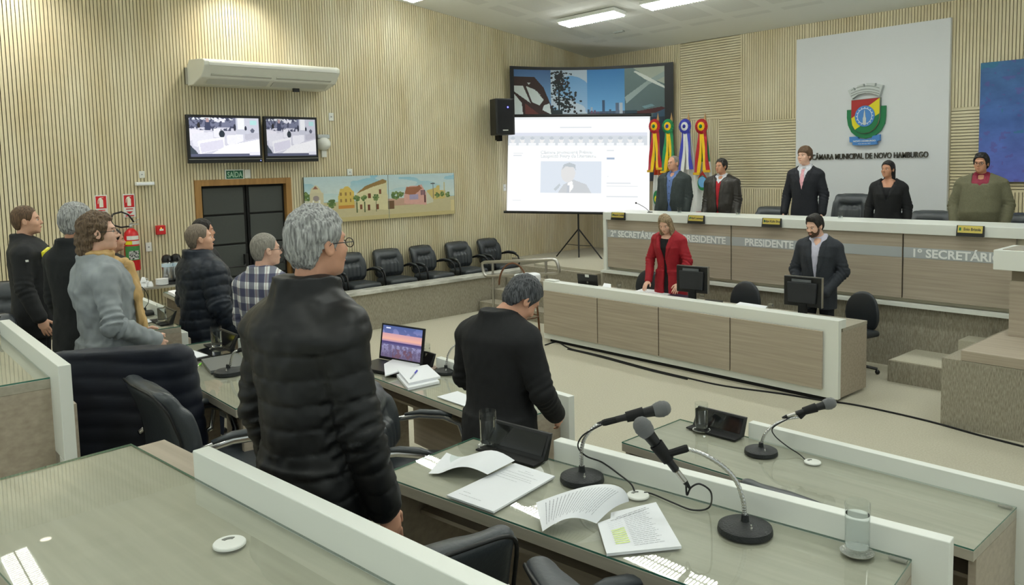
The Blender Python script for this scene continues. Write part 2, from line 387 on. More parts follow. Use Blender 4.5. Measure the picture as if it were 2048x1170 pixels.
def torso_prims(v, g, infl, arms, hem, sleeves=True, collar=0., puff=0., p=2.3):
    bx, by, be = g['bx'], g['by'], g['belly']; fem = g['fem']; i = infl
    zs = [hem-.03, .86, .95, 1.06, 1.18, 1.30, 1.40, 1.455, 1.50]
    rx = np.array([.172, .176, .170, .155, .163, .178, .178, .120, .062]); ry = np.array([.118, .122, .120, .113, .121, .128, .112, .085, .060])
    if fem: rx = rx*np.array([1.02, 1.04, .98, .86, .88, .90, .88, .85, .9]); ry = ry*.94; ry[5] += .018
    cy = np.array([0, 0, 0, .004, .008, .004, -.010, -.022, -.034]); bel = be*np.exp(-((np.array(zs)-1.06)/.13)**2)
    rx = rx*bx+bel*.5; ry = ry*by+bel*.5; cy = cy+bel*.45; zs[0] = min(zs[0], .83)
    v.loft(zs, [0]*9, list(cy), list(rx+i), list(ry+i), .03, p)
    sw = .188*bx*(.88 if fem else 1)
    for q, A in ((-1, arms['L']), (1, arms['R'])):
        sh = (q*sw, -.018, 1.380-.35*max(0, i-.012)); v.cone((q*.035, -.035, 1.462), (q*sw*.85, -.02, 1.395), .044+i*.6, .042+i, .04); v.cone((q*.10*bx, -.02, 1.39), sh, .060*by+i*.9, .050+i*.9, .05)
        if sleeves:
            ar = (.054 if not fem else .046)*(.6+.4*bx)*g.get('arm', 1.); v.cone(sh, A[0], ar+i*.9, ar*.84+i*.85, .016); v.cone(A[0], A[1], ar*.84+i*.85, ar*.62+i*.8, .008)
    if collar: v.loft([1.42, 1.48, 1.48+collar], [0]*3, [-.03, -.036, -.040], [.10, .070+i, .068+i], [.10, .072+i, .072+i], .02, 2.)
    return sw
def person(label, x, y, zf, az, h, skin, hair, hstyle, outfit, head=(0., 0.), bx=1., by=1., belly=0., fem=False, arms=None, curl=.35,
           res=.011, hres=.006, lean=0., glasses=None, legs=True, jaw=1., beard=None, extra=None, trousers=(28, 30, 36), arm=1., neck_fwd=0., hs=1.):
    g = dict(bx=bx, by=by, belly=belly, fem=fem, arm=arm); arms = arms or arms_default(); s = h/1.75
    if fem and arms is None: arms = arms_default()
    r_ = root('person', label, 'person', (x, y, zf), az-PI/2)
    def W(V):
        V = np.array(V, float); z = np.maximum(V[:, 2]-.95, 0); V = V.copy(); V[:, 1] += z*math.tan(lean)+neck_fwd*np.clip((V[:, 2]-1.38)/.15, 0, 1); return V*s
    Hm = rotm('Z', head[1]) @ rotm('X', head[0]); piv = np.array([0, -.045, 1.47]); hc = HEADC-piv
    def HV(V): return W((np.asarray(V)*HS*hs+hc*.985) @ Hm.T+piv)
    sk = skinmat(skin); hv, hq = head_mesh(hres, fem, jaw); parts = [(HV(hv), hq)]
    # skin under the clothes, forearms and hands
    v = Vol((-.45, -.3, .82), (.45, .55, 1.56), .016); torso_prims(v, g, -.012, arms, .84); V, Q = v.mesh(); parts.append((W(V), Q))
    for q, A in ((-1, arms['L']), (1, arms['R'])):
        HVt, HQ = hand_mesh(.0045 if hres < .005 else .006, curl); w0 = np.array(A[1]); d = w0-np.array(A[0]); d /= np.linalg.norm(d)
        pal = np.array(g.get('palm', (-q, 0, 0)), float) if not A[2:] else np.array(A[2], float); pal = pal-d*(pal@d); pal /= np.linalg.norm(pal); sd = np.cross(pal, -d)
        hd = np.array(A[3], float) if len(A) > 3 else d; hd = hd/np.linalg.norm(hd); pal = pal-hd*(pal@hd); pal /= np.linalg.norm(pal); sd = np.cross(pal, -hd)
        th = HVt.copy(); th[:, 0] *= q*-1. if False else 1.
        # thumb (+x local) points forward for hanging arms
        fw = np.array(A[4], float) if len(A) > 4 else np.array([0, 1., 0]); sgn = 1. if sd@fw > 0 else -1.
        R = np.stack([sd*sgn, pal, -hd], 1); Vh = th @ R.T+w0+hd*.012; HQ2 = HQ if np.linalg.det(R) > 0 else HQ[:, ::-1]; parts.append((W(Vh), HQ2))
    V, Q = join(*parts); body = mk('body', (V, Q), sk, r_, smooth=True)
    # eyes, hair
    for q in (-1, 1): e = MB(); e.m = 0; e.sph((q*.0295, .0775, .002), (.0125, .0115, .0075), 10, 7); e.m = 1; e.sph((q*.0295, .0862, .0022), (.0064, .0040, .0066), 8, 5); e.v = [tuple(p) for p in HV(np.array(e.v))]; mk('eye', e, [M_EYE, M_IRIS], body, smooth=True)
    b = MB(); b.tube([(-.021, .094, -.0635), (-.008, .1005, -.0615), (.008, .1005, -.0615), (.021, .094, -.0635)], [.0015, .0042, .0042, .0015], 6)
    b.v = [tuple(p) for p in HV(np.array(b.v))]; mk('lips', b, skinmat(tuple(int(c*k_) for c, k_ in zip(skin, (.86, .68, .68)))), body, smooth=True); b = MB()
    for q in (-1, 1): b.tube([(q*.048, .077, .022), (q*.032, .088, .026), (q*.014, .092, .022)], [.003, .0042, .003], 6)
    b.v = [tuple(p) for p in HV(np.array(b.v))]; mk('eyebrows', b, hairmat(tuple(int(c*.75) for c in hair[0]), hair[1]), body, smooth=True)
    if hstyle is not None:
        V, Q = hair_mesh(hres, hstyle)
        if len(V): mk('hair', (HV(V), Q), hairmat(*hair), r_, smooth=True)
    if beard:
        v = Vol((-.1, -.06, -.16), (.1, .14, .02), hres); t = .005
        v.ell((0, .03, -.03), (.060+t, .066+t, .082+t), .02); v.ell((0, .038, -.074), (.047*jaw+t, .048+t, .034+t), .02); v.ell((0, .078, -.096), (.02, .018, .018), .02)
        v.clip(lambda X, Y, Z: Z+.030-np.clip((.055-Y)*1.0, 0, .05)+0*X); v.ell((0, .10, -.062), (.016, .03, .009), .004, 'cut'); V, Q = v.mesh(); mk('beard', (HV(V), Q), hairmat(*beard), r_, smooth=True)
    if glasses:
        e = MB()
        for q in (-1, 1):
            cx = q*.032; e.tube([(cx+.024*cos(a), .108, .0+.016*sin(a)) for a in np.linspace(0, 2*PI, 18)[:-1]], .0016 if glasses == 'thin' else .0026, 5, closed=True)
            e.tube([(q*.056, .106, .004), (q*.074, .06, .006), (q*.083, .0, .006), (q*.083, -.012, -.004)], .0018, 5)
        e.tube([(-.009, .108, .003), (0, .111, .006), (.009, .108, .003)], .0018, 5); e.v = [tuple(p) for p in HV(np.array(e.v))]; go = mk('spectacles', e, M_SPEC, r_, smooth=True)
        e = MB()
        for q in (-1, 1): e.add([(q*.032+.023*cos(a), .108, .015*sin(a)) for a in np.linspace(0, 2*PI, 14)[:-1]], [tuple(range(13))])
        e.v = [tuple(p) for p in HV(np.array(e.v))]; mk('lenses', e, M_LENS, go)
    # garments
    for G in outfit:
        kind = G['k']; inf = G.get('i', .012); hem = G.get('hem', .80)
        if kind == 'upper':
            v = Vol((-.5, -.36, hem-.08), (.5, .6, 1.62), G.get('res', res))
            torso_prims(v, g, inf, arms, hem, G.get('sleeves', True), G.get('collar', .03), p=G.get('p', 2.3))
            if G.get('flare'): v.loft([hem-.06, 1.0], [0, 0], [0, 0], [.19*bx+G['flare'], .165*bx+inf], [.14*by+G['flare'], .12*by+inf], .03)
            v.clip(lambda X, Y, Z: hem-Z+0*X+0*Y)
            cf = G.get('cfront', .5); ct = 1.48+G.get('collar', .03)
            v.clip(lambda X, Y, Z: np.minimum(Z-ct+(Y+.03)*cf, .092-np.abs(X)))
            if G.get('v') is not None:
                zv, wt = G['v'][:2]; below = G['v'][2] if len(G['v']) > 2 else None
                def wf(Z): return np.interp(Z, [zv-.3, zv, 1.44, 1.56], [below if below is not None else -.05, 0 if below is None else max(below*.3, 0), wt, wt*1.15])
                v.clip(lambda X, Y, Z: -np.maximum(np.abs(X)-wf(Z), .035-Y))
            if G.get('neckhole'): v.ell((0, .03, 1.53), (G['neckhole'], .09, .09), .01, 'cut')
            V, Q = v.mesh(); N = vnorm(V, Q)
            ax_, ay_, az_ = V.T; arm_m = np.zeros(len(V), bool); tt = np.zeros(len(V))
            for q, A in ((-1, arms['L']), (1, arms['R'])):
                sh = np.array([q*.188*bx, -.018, 1.385])
                for a_, b_, off in ((sh, np.array(A[0]), 0), (np.array(A[0]), np.array(A[1]), .28)):
                    ab = b_-a_; t = np.clip((V-a_)@ab/(ab@ab), 0, 1); d = np.linalg.norm(V-a_-t[:, None]*ab, axis=1); mm = (d < .085+inf*.5) & (t > .02) & (q*ax_ > .155*bx) ; arm_m |= mm; tt = np.where(mm, off+t*np.linalg.norm(ab), tt)
            disp = G.get('wr', .003)*(vn(ax_*14+3, ay_*14, az_*11)-.5)*2+G.get('wr', .003)*.6*(vn(ax_*34, ay_*30, az_*24+5)-.5)*2
            ew = G.get('ew', .004); e_ = np.exp(-((tt-.28)/.09)**2)*arm_m; disp += ew*e_*np.sin(tt*150+ax_*60)
            if G.get('puff'):
                pt, am = G['puff']; ph = np.where(arm_m, tt/pt*1.0+.3+.25*vn(ax_*5, ay_*6, az_*3), (az_+.012*np.cos(ax_*9)-.02*vn(ax_*4, ay_*4, az_*3))/pt); a_ = np.abs(np.sin(PI*ph)); yk = np.where(arm_m, 1, np.clip((1.375-az_)/.03, 0, 1)); disp += am*((a_**.32-.8)*(.35+.65*yk))
                disp += am*.35*(vn(ax_*38, ay_*38, az_*60)-.5)*2*(1-a_**2)
            if G.get('v') is not None and G.get('lapel', 1):
                dd = np.abs(ax_)-wf(az_); lp = (ay_ > .03) & (dd > -.004) & (dd < .05*np.clip((az_-zv)/.18, 0, 1)) & (az_ > zv) & (az_ < 1.46); disp += np.where(lp, .007, 0)
            V = V+N*disp[:, None]; go = mk(G['name'], (W(V), Q), G['m'], r_, smooth=True)
            if G.get('buttons'):
                e = MB()
                for (bxx, bz) in G['buttons']:
                    m_ = (np.abs(ax_-bxx) < .02) & (np.abs(az_-bz) < .02) & (ay_ > 0); yy = ay_[m_].max() if m_.any() else .15; e.sph((bxx, yy+.004, bz), .007, 8, 5)
                e.v = [tuple(p) for p in W(np.array(e.v))]; mk('button', e, G.get('bm', M_BLACK), go)
        elif kind == 'tie':
            e = MB(); pts = []
            for z in np.linspace(1.455, G.get('end', 1.1), 9):
                yy = float(np.interp(z, [1.06, 1.18, 1.30, 1.40, 1.46], [.117, .129, .132, .102, .063]))*by+belly*.9*math.exp(-((z-1.06)/.13)**2)+.014; wd = float(np.interp(z, [1.1, 1.42, 1.425, 1.455], [.042, .020, .016, .024])); pts.append((z, yy, wd))
            vs = []; fs = []
            for z, yy, wd in pts: vs += [(-wd, yy, z), (0, yy+.008, z), (wd, yy, z), (0, yy-.006, z)]
            for i in range(len(pts)-1):
                for j in range(4): fs.append((i*4+j, i*4+(j+1) % 4, i*4+4+(j+1) % 4, i*4+4+j))
            e.add(vs, fs); e.v = [tuple(p) for p in W(np.array(e.v))]; mk('tie', e, G['m'], r_)
        elif kind == 'fn':
            G['f'](r_, W, HV, g)
    if legs:
        v = Vol((-.3, -.25, .03), (.3, .28, 1.02), .016)
        for q in (-1, 1):
            v.cone((q*.088*bx, 0, .90), (q*.10, .01, .50), .094*bx, .062, .03); v.cone((q*.10, .01, .50), (q*.105, -.02, .10), .062, .056, .02)
        v.ell((0, .0, .93), (.165*bx, .118*by, .10), .03); v.clip(lambda X, Y, Z: Z-1.0+0*X+0*Y); V, Q = v.mesh(); mk('trousers', (W(V), Q), mat('trousers_%d_%d_%d' % trousers, trousers, .85, n=((40, 40, 40), tuple(int(c*.8) for c in trousers), .3)), r_, smooth=True)
        for q in (-1, 1):
            v = Vol((-.07, -.12, -.02), (.07, .22, .15), .012); v.cone((0, -.05, .04), (0, .06, .035), .036, .038, .03); v.cone((0, .06, .035), (0, .14, .03), .038, .030, .03); v.cone((0, -.04, .05), (0, -.04, .10), .036, .04, .02); v.clip(lambda X, Y, Z: -Z+0*X+0*Y)
            V, Q = v.mesh(); mk('shoe', (W(V+np.array([q*.105, 0, 0])), Q), M_BLACK, r_, smooth=True)
    return r_
# ------------------------------------------------------------------ room shell
XW, YB, XR, YF = -11.0, 11.8, 3.2, -4.0
def ceil(y): return float(np.interp(y, [-5, 7.3, 8.5, 10.2, 11.8], [5.03, 5.03, 4.88, 4.66, 4.43]))
def M_CEIL():
    m = mat('perforated_white_ceiling', (244, 246, 240), .8); nt = m.node_tree; b = nt.nodes['Principled BSDF']
    tc = nd(nt, 'ShaderNodeTexCoord'); sx = nd(nt, 'ShaderNodeSeparateXYZ'); nt.links.new(tc.outputs['Object'], sx.inputs[0])
    def M(op, a, b_=None):
        n = nd(nt, 'ShaderNodeMath', operation=op)
        for i, q in enumerate((a, b_)):
            if q is None: continue
            if isinstance(q, (int, float)): n.inputs[i].default_value = q
            else: nt.links.new(q, n.inputs[i])
        return n.outputs[0]
    def band(o, p): return M('GREATER_THAN', M('FRACT', M('DIVIDE', M('ADD', o, 50.), p)), .24)
    x, y = sx.outputs[0], sx.outputs[1]
    k = M('MULTIPLY', band(x, .82), band(y, .82)); k = M('MULTIPLY', k, M('GREATER_THAN', x, -10.1)); k = M('MULTIPLY', k, M('LESS_THAN', y, 11.0))
    d1 = M('MULTIPLY', M('SINE', M('MULTIPLY', x, 210.)), M('SINE', M('MULTIPLY', y, 210.))); h = M('MULTIPLY', k, M('GREATER_THAN', d1, .15))
    f = M('ADD', M('MULTIPLY', k, .07), M('MULTIPLY', h, .13)); mx = nd(nt, 'ShaderNodeMix', data_type='RGBA'); nt.links.new(f, mx.inputs[0])
    mx.inputs[6].default_value = (*lin((244, 246, 240)), 1); mx.inputs[7].default_value = (*lin((120, 122, 118)), 1); nt.links.new(mx.outputs[2], b.inputs['Base Color']); return m
mb = MB(); ys = [YF, 2, 7.3, 7.9, 8.5, 9.3, 10.2, 11, YB]
for a, b in zip(ys[:-1], ys[1:]): mb.add([(XW, a, ceil(a)), (XR, a, ceil(a)), (XR, b, ceil(b)), (XW, b, ceil(b)), (XW, a, ceil(a)+.1), (XR, a, ceil(a)+.1), (XR, b, ceil(b)+.1), (XW, b, ceil(b)+.1)], [(0, 1, 2, 3)[::-1], (4, 5, 6, 7), (0, 4, 7, 3), (1, 2, 6, 5)])
struct('ceiling', mb, M_CEIL())
struct('floor', MB().box(XW, XR, YF, YB, -.1, 0), M_CARPET)
# slatted timber lining
PIT, RIB, DEP = .0425, .0335, .012
def slats(mb, o, d, nrm, L, zb, zt, off=0.):
    """vertical ribs from o along d; zb, zt functions of the run"""
    n = int(L/PIT)
    o = np.array(o, float); d = np.array(d, float); nn = np.array(nrm, float)
    for i in range(n+1):
        s0 = i*PIT; s1 = min(s0+RIB, L); s2 = min(s0+PIT, L)
        if s1 <= s0: continue
        prof = [(s0, -DEP), (s0, 0), (s1, 0), (s1, -DEP), (s2, -DEP)]; vs = []
        for s, q in prof:
            p = o+d*s+nn*q; a, b = zb(s0+.001), zt(s)
            vs += [(p[0], p[1], a), (p[0], p[1], b)]
        mb.add(vs, [(2*j, 2*j+2, 2*j+3, 2*j+1) for j in range(4)]); mb.mi[-1] = 1
def hslats(mb, x0, x1, y, z0, z1):
    z = z0
    while z < z1-.001:
        a, b = min(z+RIB, z1), min(z+PIT, z1)
        vs = []
        for zz, q in ((z, DEP), (z, 0), (a, 0), (a, DEP), (b, DEP)): vs += [(x0, y+q, zz), (x1, y+q, zz)]
        mb.add(vs, [(2*j, 2*j+1, 2*j+3, 2*j+2) for j in range(4)]); mb.mi[-1] = 1; z += PIT
D0, D1, DH = 3.985, 5.215, 2.165
mb = MB(); slats(mb, (XW, YF, 0), (0, 1, 0), (1, 0, 0), YB-YF, lambda s: DH if D0-.06 < YF+s < D1+.04 else 0., lambda s: ceil(YF+s)+.03)
mb.box(XW-.12, XW-DEP, YF, D0-.05, 0, 5.1); mb.box(XW-.12, XW-DEP, D1+.05, YB, 0, 5.1); mb.box(XW-.12, XW-DEP, D0-.05, D1+.05, DH, 5.1)
M_GROOVE = mat('shadow_gap_brown', (170, 155, 118), .8); struct('wall_left', mb, [M_SLAT, M_GROOVE])
mb = MB(); xs = [(-11.0, -8.82, 'v'), (-8.82, -7.60, 'm'), (-7.60, -6.42, 'n'), (-6.42, -4.3, 'v'), (-4.3, -3.2, 'q'), (-3.2, XR, 'v')]
for x0, x1, k in xs:
    if k == 'v': slats(mb, (x0, YB, 0), (1, 0, 0), (0, -1, 0), x1-x0, lambda s: 0., lambda s: 4.5)
    elif k == 'm': hslats(mb, x0, x1, YB, 3.07, 4.5); slats(mb, (x0, YB, 0), (1, 0, 0), (0, -1, 0), x1-x0-.42, lambda s: 0., lambda s: 3.06); hslats(mb, x1-.42, x1, YB, 1.86, 3.07); slats(mb, (x1-.42, YB, 0), (1, 0, 0), (0, -1, 0), .42, lambda s: 0., lambda s: 1.86)
    elif k == 'n': slats(mb, (x0, YB, 0), (1, 0, 0), (0, -1, 0), x1-x0, lambda s: 2.99, lambda s: 4.5); hslats(mb, x0, x1, YB, 1.86, 2.98); slats(mb, (x0, YB, 0), (1, 0, 0), (0, -1, 0), x1-x0, lambda s: 0., lambda s: 1.86)
    else: slats(mb, (x0, YB, 0), (1, 0, 0), (0, -1, 0), x1-x0, lambda s: 2.99, lambda s: 4.5); hslats(mb, x0, x1, YB, 1.84, 2.98); slats(mb, (x0, YB, 0), (1, 0, 0), (0, -1, 0), x1-x0, lambda s: 0., lambda s: 1.84)
mb.box(XW, XR, YB+DEP, YB+.12, 0, 4.6)
struct('wall_back', mb, [M_SLAT, M_GROOVE])
M_WALL = mat('pale_plaster', (205, 198, 175), .8)
# raised tiers of the chamber, dais, left gallery
struct('tier_1', MB().box(-9.9, XR, .72, 3.30, 0, .27), M_CARPET)
struct('tier_2', MB().box(-9.9, XR, -.5, 1.99, .27, .55).box(-9.9, XR, -.5, .72, 0, .27), M_CARPET)
struct('tier_3', MB().box(-9.9, XR, YF, .66, .55, .83), M_CARPET)
tag(mk('dais_platform', MB().box(-9.75, XR, 9.0, YB, 0, .70), M_CARPET), None, None, kind='structure')
tag(mk('dais_riser', MB().box(-8.2, XR, 8.985, 8.999, 0, .69), M_TWEED), None, None, kind='structure')
struct('trim_1', MB().box(-8.16, -2.2, 8.90, 9.02, .70, .735), M_WHITE)
tag(mk('gallery_floor', MB().box(XW, -10.15, 5.3, 9.6, 0, .13), M_CARPET), None, None, kind='structure')
tag(mk('dais_side_platform', MB().box(XW, -9.75, 9.6, YB, 0, .66), M_CARPET), None, None, kind='structure')
tag(mk('gallery_parapet', MB().box(-10.16, -10.02, 5.25, 9.85, 0, .535).box(XW, -10.02, 5.2, 5.3, 0, .535), M_TWEED), None, None, kind='structure')
M_GRAN = mat('pale_granite', (214, 214, 206), .35, n=((14, 5, 14), (170, 170, 162), .12))
struct('trim_2', MB().box(-10.24, -9.98, 5.18, 9.9, .535, .59), M_GRAN, bevel=.008)
mb = MB()
for i in range(4): mb.box(-10.0, -8.25, 8.0+.3*i, 9.2, .165*i, .165*(i+1))
tag(mk('dais_steps', mb, M_TWEED), None, None, kind='structure')
mb = MB(); mb.box(-3.58, -2.3, 8.35, 8.99, 0, .23); tag(mk('side_steps', mb.box(-3.05, -2.3, 8.7, 8.99, .23, .46), M_CARPET), None, None, kind='structure')
tag(mk('side_riser', MB().box(-3.60, -3.575, 8.36, 8.985, 0, .222).box(-3.6, -2.3, 8.335, 8.35, 0, .222), M_TWEED), None, None, kind='structure')
tag(mk('speaker_platform', MB().box(-2.67, XR, 7.25, 9.0, 0, .60), M_TWEED), None, None, kind='structure')
# door
mb = MB(); t = .085; F_ = mat('oak_door_frame', (168, 128, 74), .45, n=((3, 20, 3), (140, 104, 58), .25))
mb.box(XW-.1, XW+.03, D0-t, D0, 0, DH+t).box(XW-.1, XW+.03, D1, D1+t, 0, DH+t).box(XW-.1, XW+.03, D0, D1, DH, DH+t)
struct('trim_3', mb, F_, bevel=.004)
M_PAD = mat('dark_padded_door', (66, 70, 68), .6, bump=((30, 30, 30), .2)); d1 = tag(root('door_1', None, None, (XW-.06, D0, 0)), None, None, kind='structure')
mid = (D1-D0)*.53; mk('door_backing', MB().box(-.05, -.035, 0, D1-D0, 0, DH), M_BLACKM, d1)
for k, (a, b) in enumerate(((.003, mid-.012), (mid+.012, D1-D0-.003))):
    lf = mk('door_leaf', MB().box(-.03, 0, a, b, .02, DH-.004), M_BLACKM, d1)
    pm = MB()
    for z0, z1 in ((.06, .50), (.52, .86), (.88, 1.32), (1.345, 1.74), (1.765, DH-.03)): pm.box(.0, .02, a+.03, b-.03, z0, z1)
    pm_ = mk('padded_panel', pm, M_PAD, lf, bevel=.012)
    mk('push_bar', MB().tube([(.03, a+.06 if k == 0 else a+.04, 1.02), (.10, a+.08, 1.02), (.10, b-.10, 1.02), (.05, b-.05, 1.06)], .012, 8).cbox((.05, (b-.05) if k == 0 else a+.05, 1.10), (.06, .05, .16)), M_BLACK, lf, smooth='auto')
# ceiling fluorescent fixtures
M_LAMP = mat('lit_fluorescent_diffuser', (250, 255, 250), .5, emit=LIGHT_E)
def fixture():
    r_ = root('ceiling_light', 'x', 'ceiling light'); mk('frame', MB().box(-.62, .62, -.15, -.13, -.06, 0).box(-.62, .62, .13, .15, -.06, 0).box(-.62, -.60, -.13, .13, -.06, 0).box(.60, .62, -.13, .13, -.06, 0).box(-.6, .6, -.13, .13, -.008, 0), M_WHITE, r_)
    mk('diffuser', MB().box(-.6, .6, -.125, .125, -.080, -.012), M_LAMP, r_); lv = MB()
    for i in range(24): x = -.6+1.2*(i+.5)/24; lv.box(x-.006, x+.006, -.13, .13, -.095, -.081)
    lv.box(-.6, .6, -.008, .008, -.095, -.081); mk('louver', lv, M_STEEL, r_); return r_
fx = fixture(); first = True
LBL = {0: 'lit fluorescent ceiling light nearest the curved photo banner, left of the ceiling sensor', 1: 'lit fluorescent ceiling light cut by the top edge, right of the other lit one'}
for yi, (yy, xs_) in enumerate(((9.62, (-8.95, -7.2, -5.2, -3.2)), (7.2, (-10.0, -8.0, -5.6, -3.2, -.8)), (4.6, (-8.2, -5.6, -3.0, -.4)), (1.4, (-9.6, -7.0, -4.4, -1.2, 1.4)), (-1.6, (-8, -5, -2, 1)))):
    for xi, xx in enumerate(xs_):
        lb = LBL.get(xi) if yi == 0 and xi < 2 else 'lit fluorescent light on the chamber ceiling above the picture'; g_ = None if (yi == 0 and xi < 2) else 'ceiling lights outside the picture'
        z = ceil(yy)-.001; o = fx if first else dup(fx, (xx, yy, z), 0, lb, g_)
        if first: o.location = (xx, yy, z); o['label'] = lb; first = False
        if yi == 0: o.rotation_euler = (-math.atan(.138), 0, 0); o.location.z -= .012
    
# wall-washing downlights by the left wall
dl = None
for yy in (-1.0, 1.75, 4.55, 7.15):
    if dl is None:
        dl = root('recessed_downlight', 'round recessed downlight washing the slatted wall from above', 'downlight', (-10.45, yy, 5.02), 0, 'wall washing downlights'); mk('ring', MB().lathe([(.09, 0), (.09, -.012), (.065, -.012), (.065, 0)], 24), M_WHITE, dl, smooth='auto'); mk('lamp', MB().lathe([(.06, -.004), (.0, -.004)], 20), mat('lit_spot_lamp', (255, 244, 225), .5, emit=6), dl)
    else: dl = dup(dl, (-10.45, yy, 5.02), 0, 'round recessed downlight washing the slatted wall from above', 'wall washing downlights')
    ld = bpy.data.lights.new('downlight_lamp', 'SPOT'); ld.energy = SPOT_W; ld.spot_size = 2.3; ld.spot_blend = 1.; ld.shadow_soft_size = .05; ld.color = (1, .95, .84)
    lo = bpy.data.objects.new('downlight_lamp', ld); COL.objects.link(lo); lo.location = (-10.45, yy, 4.98); lo.rotation_euler = (0, math.radians(8), 0)
o = root('ceiling_sensor', 'small grey box sensor on the ceiling beside the lit fluorescent light', 'sensor', P(1238, 60, 4.62), 0); mk('housing', MB().cbox((0, 0, -.02), (.22, .07, .05)), mat('sensor_grey', (170, 175, 172), .5), o, bevel=.01)

# ------------------------------------------------------------------ emblem wall
p0 = tag(mk('trim_4', MB().box(-6.56, -4.31, YB-.06, YB-.005, .7, 4.20), mat('white_wall_panel', (219, 222, 224), .5)), None, None, kind='structure')
YE = YB-.06
sg = root('wall_lettering', 'dark raised lettering on the white wall panel below the coat of arms', 'lettering', (-5.42, YE, 2.36)); M_LET = mat('dark_bronze_letters', (72, 68, 58), .4)
text('letters', 'CÂMARA MUNICIPAL DE NOVO HAMBURGO', .118, M_LET, sg, (0, -.012, 0), (PI/2, 0, 0), bold=.0006, ext=.012, width=1.72)
em = root('coat_of_arms', 'painted municipal coat of arms with mural crown and green wreath on the white panel', 'coat of arms', (-5.44, YE, 2.955)); cY = YE
def flat(name, pts, y0, y1, m, par=em): return mk(name, MB().prism(pts, y0, y1, 'y'), m, par)
def cm(n, c): return mat(n, c, .4)
S_ = S_
sx_ = .29/.5
def E_(u, v): return ((u-430)*.00093, (600-v)*.00093)   # shield coordinates taken from the emblem's own proportions
M_G = cm('emblem_green', (28, 118, 72)); M_R = cm('emblem_red', (168, 42, 44)); M_Y = cm('emblem_yellow', (226, 214, 42)); M_B = cm('emblem_blue', (74, 132, 200)); M_GR = cm('emblem_stone', (196, 202, 200)); M_ED = cm('emblem_grey_edge', (120, 126, 120))
wr = [(125, 495), (125, 620), (145, 740), (200, 850), (290, 930), (430, 962), (570, 930), (670, 850), (728, 740), (742, 620), (742, 465), (668, 465), (660, 500), (660, 640), (640, 740), (590, 820), (510, 870), (430, 885), (340, 870), (260, 820), (215, 740), (205, 640), (200, 495)]
flat('wreath', [E_(*q) for q in wr], -.03, 0, M_G)
shp = [(212, 352), (655, 340), (655, 640), (630, 740), (580, 815), (505, 862), (430, 878), (350, 865), (270, 815), (228, 740), (212, 640)]
flat('shield_edge', [E_(430+(q[0]-430)*1.035, 600+(q[1]-600)*1.03) for q in shp], -.045, -.005, M_ED)
flat('shield_field', [E_(*q) for q in shp], -.052, -.04, M_Y)
flat('red_quarter', [E_(*q) for q in [(212, 352), (655, 340), (212, 632)]], -.056, -.05, M_R)
flat('green_quarter', [E_(*q) for q in [(655, 580), (655, 640), (630, 740), (580, 815), (505, 862), (430, 878), (350, 865), (270, 818)]], -.056, -.05, M_G)
flat('disc', [E_(430+158*cos(a), 610+165*sin(a)) for a in np.linspace(0, 2*PI, 33)[:-1]], -.064, -.05, M_B)
gm = MB(); gm.tube([(*E_(430+115*cos(a), 610+120*sin(a)), 0) for a in np.linspace(0, 2*PI, 33)[:-1]], .004, 5, closed=True)
for i in range(16):
    a = 2*PI*i/16; p = E_(430+130*cos(a), 610+135*sin(a)); gm.sph((p[0], p[1], 0), .008, 6, 4)
gm.v = [(x, -.064+z*.3, y) for x, y, z in gm.v]; mk('gear_ring', gm, cm('emblem_white', (235, 238, 236)), em)
flat('tower', [E_(*q) for q in [(405, 745), (405, 640), (415, 620), (420, 560), (430, 500), (440, 560), (446, 620), (456, 640), (456, 745)]], -.07, -.06, M_GR)
cr = [(150, 188), (235, 150), (262, 195), (302, 182), (298, 128), (398, 103), (405, 150), (448, 150), (448, 98), (585, 110), (580, 155), (610, 160), (615, 125), (705, 150), (655, 318), (560, 268), (430, 245), (320, 262), (218, 330)]
flat('mural_crown', [E_(*q) for q in cr], -.06, -.005, M_GR)
bk = MB()
for (a, b, c_) in ((200, 185, .0), (250, 235, .0), (290, 270, .0)):
    bk.tube([(E_(x, a-60*(1-((x-430)/240)**2))[0], -.062, E_(x, a-60*(1-((x-430)/240)**2))[1]) for x in np.linspace(205, 655, 12)], .003, 4)
mk('masonry_lines', bk, M_ED, em)
rb = flat('ribbon', [E_(*q) for q in [(185, 925), (310, 925), (330, 960), (430, 972), (540, 960), (560, 925), (668, 905), (668, 1000), (625, 1010), (625, 1060), (430, 1068), (240, 1060), (238, 1015), (190, 1012)]], -.06, -.01, M_B)
text('ribbon_text', 'NOVO HAMBURGO', .030, cm('emblem_white', (235, 238, 236)), rb, (0, -.062, E_(430, 1000)[1]), (PI/2, 0, 0), bold=.001, sx=1.25); text('ribbon_text', '5 de abril de 1927', .021, cm('emblem_white', (235, 238, 236)), rb, (0, -.062, E_(430, 1040)[1]), (PI/2, 0, 0), sx=1.2)
# abstract blue painting
r = Ras(70, 140, (62, 84, 140)); r.grad(0, .5, (66, 104, 150), (74, 106, 172)); r.grad(.5, 1, (74, 106, 172), (98, 108, 190)); r.noise(6, 10, .28); r.noise(14, 22, 0, .66, (96, 84, 150), al=.5); r.noise(9, 5, 0, .68, (52, 120, 140), x1=.4, y1=.6, al=.6); r.noise(30, 60, .10); r.noise(10, 30, 0, .6, (120, 90, 120), x0=.82, y0=.4, al=.5)
bp = root('canvas_painting', 'tall abstract blue canvas at the right edge of the back wall', 'painting', (-3.93, YB-.05, 1.98)); mk('canvas_edge', MB().box(0, 1.3, .005, .045, 0, 1.57), mat('canvas_side', (60, 70, 100), .8), bp); pic('painted_face', r, lambda u, v: (1.3*u, 0, 1.57*(1-v)), vcol_mat('paint_colours', .6), bp)

# ------------------------------------------------------------------ left wall things
def wl(name, lab, cat, u, v, off=0.): return root(name, lab, cat, PXx(u, v, XW+off), 0)
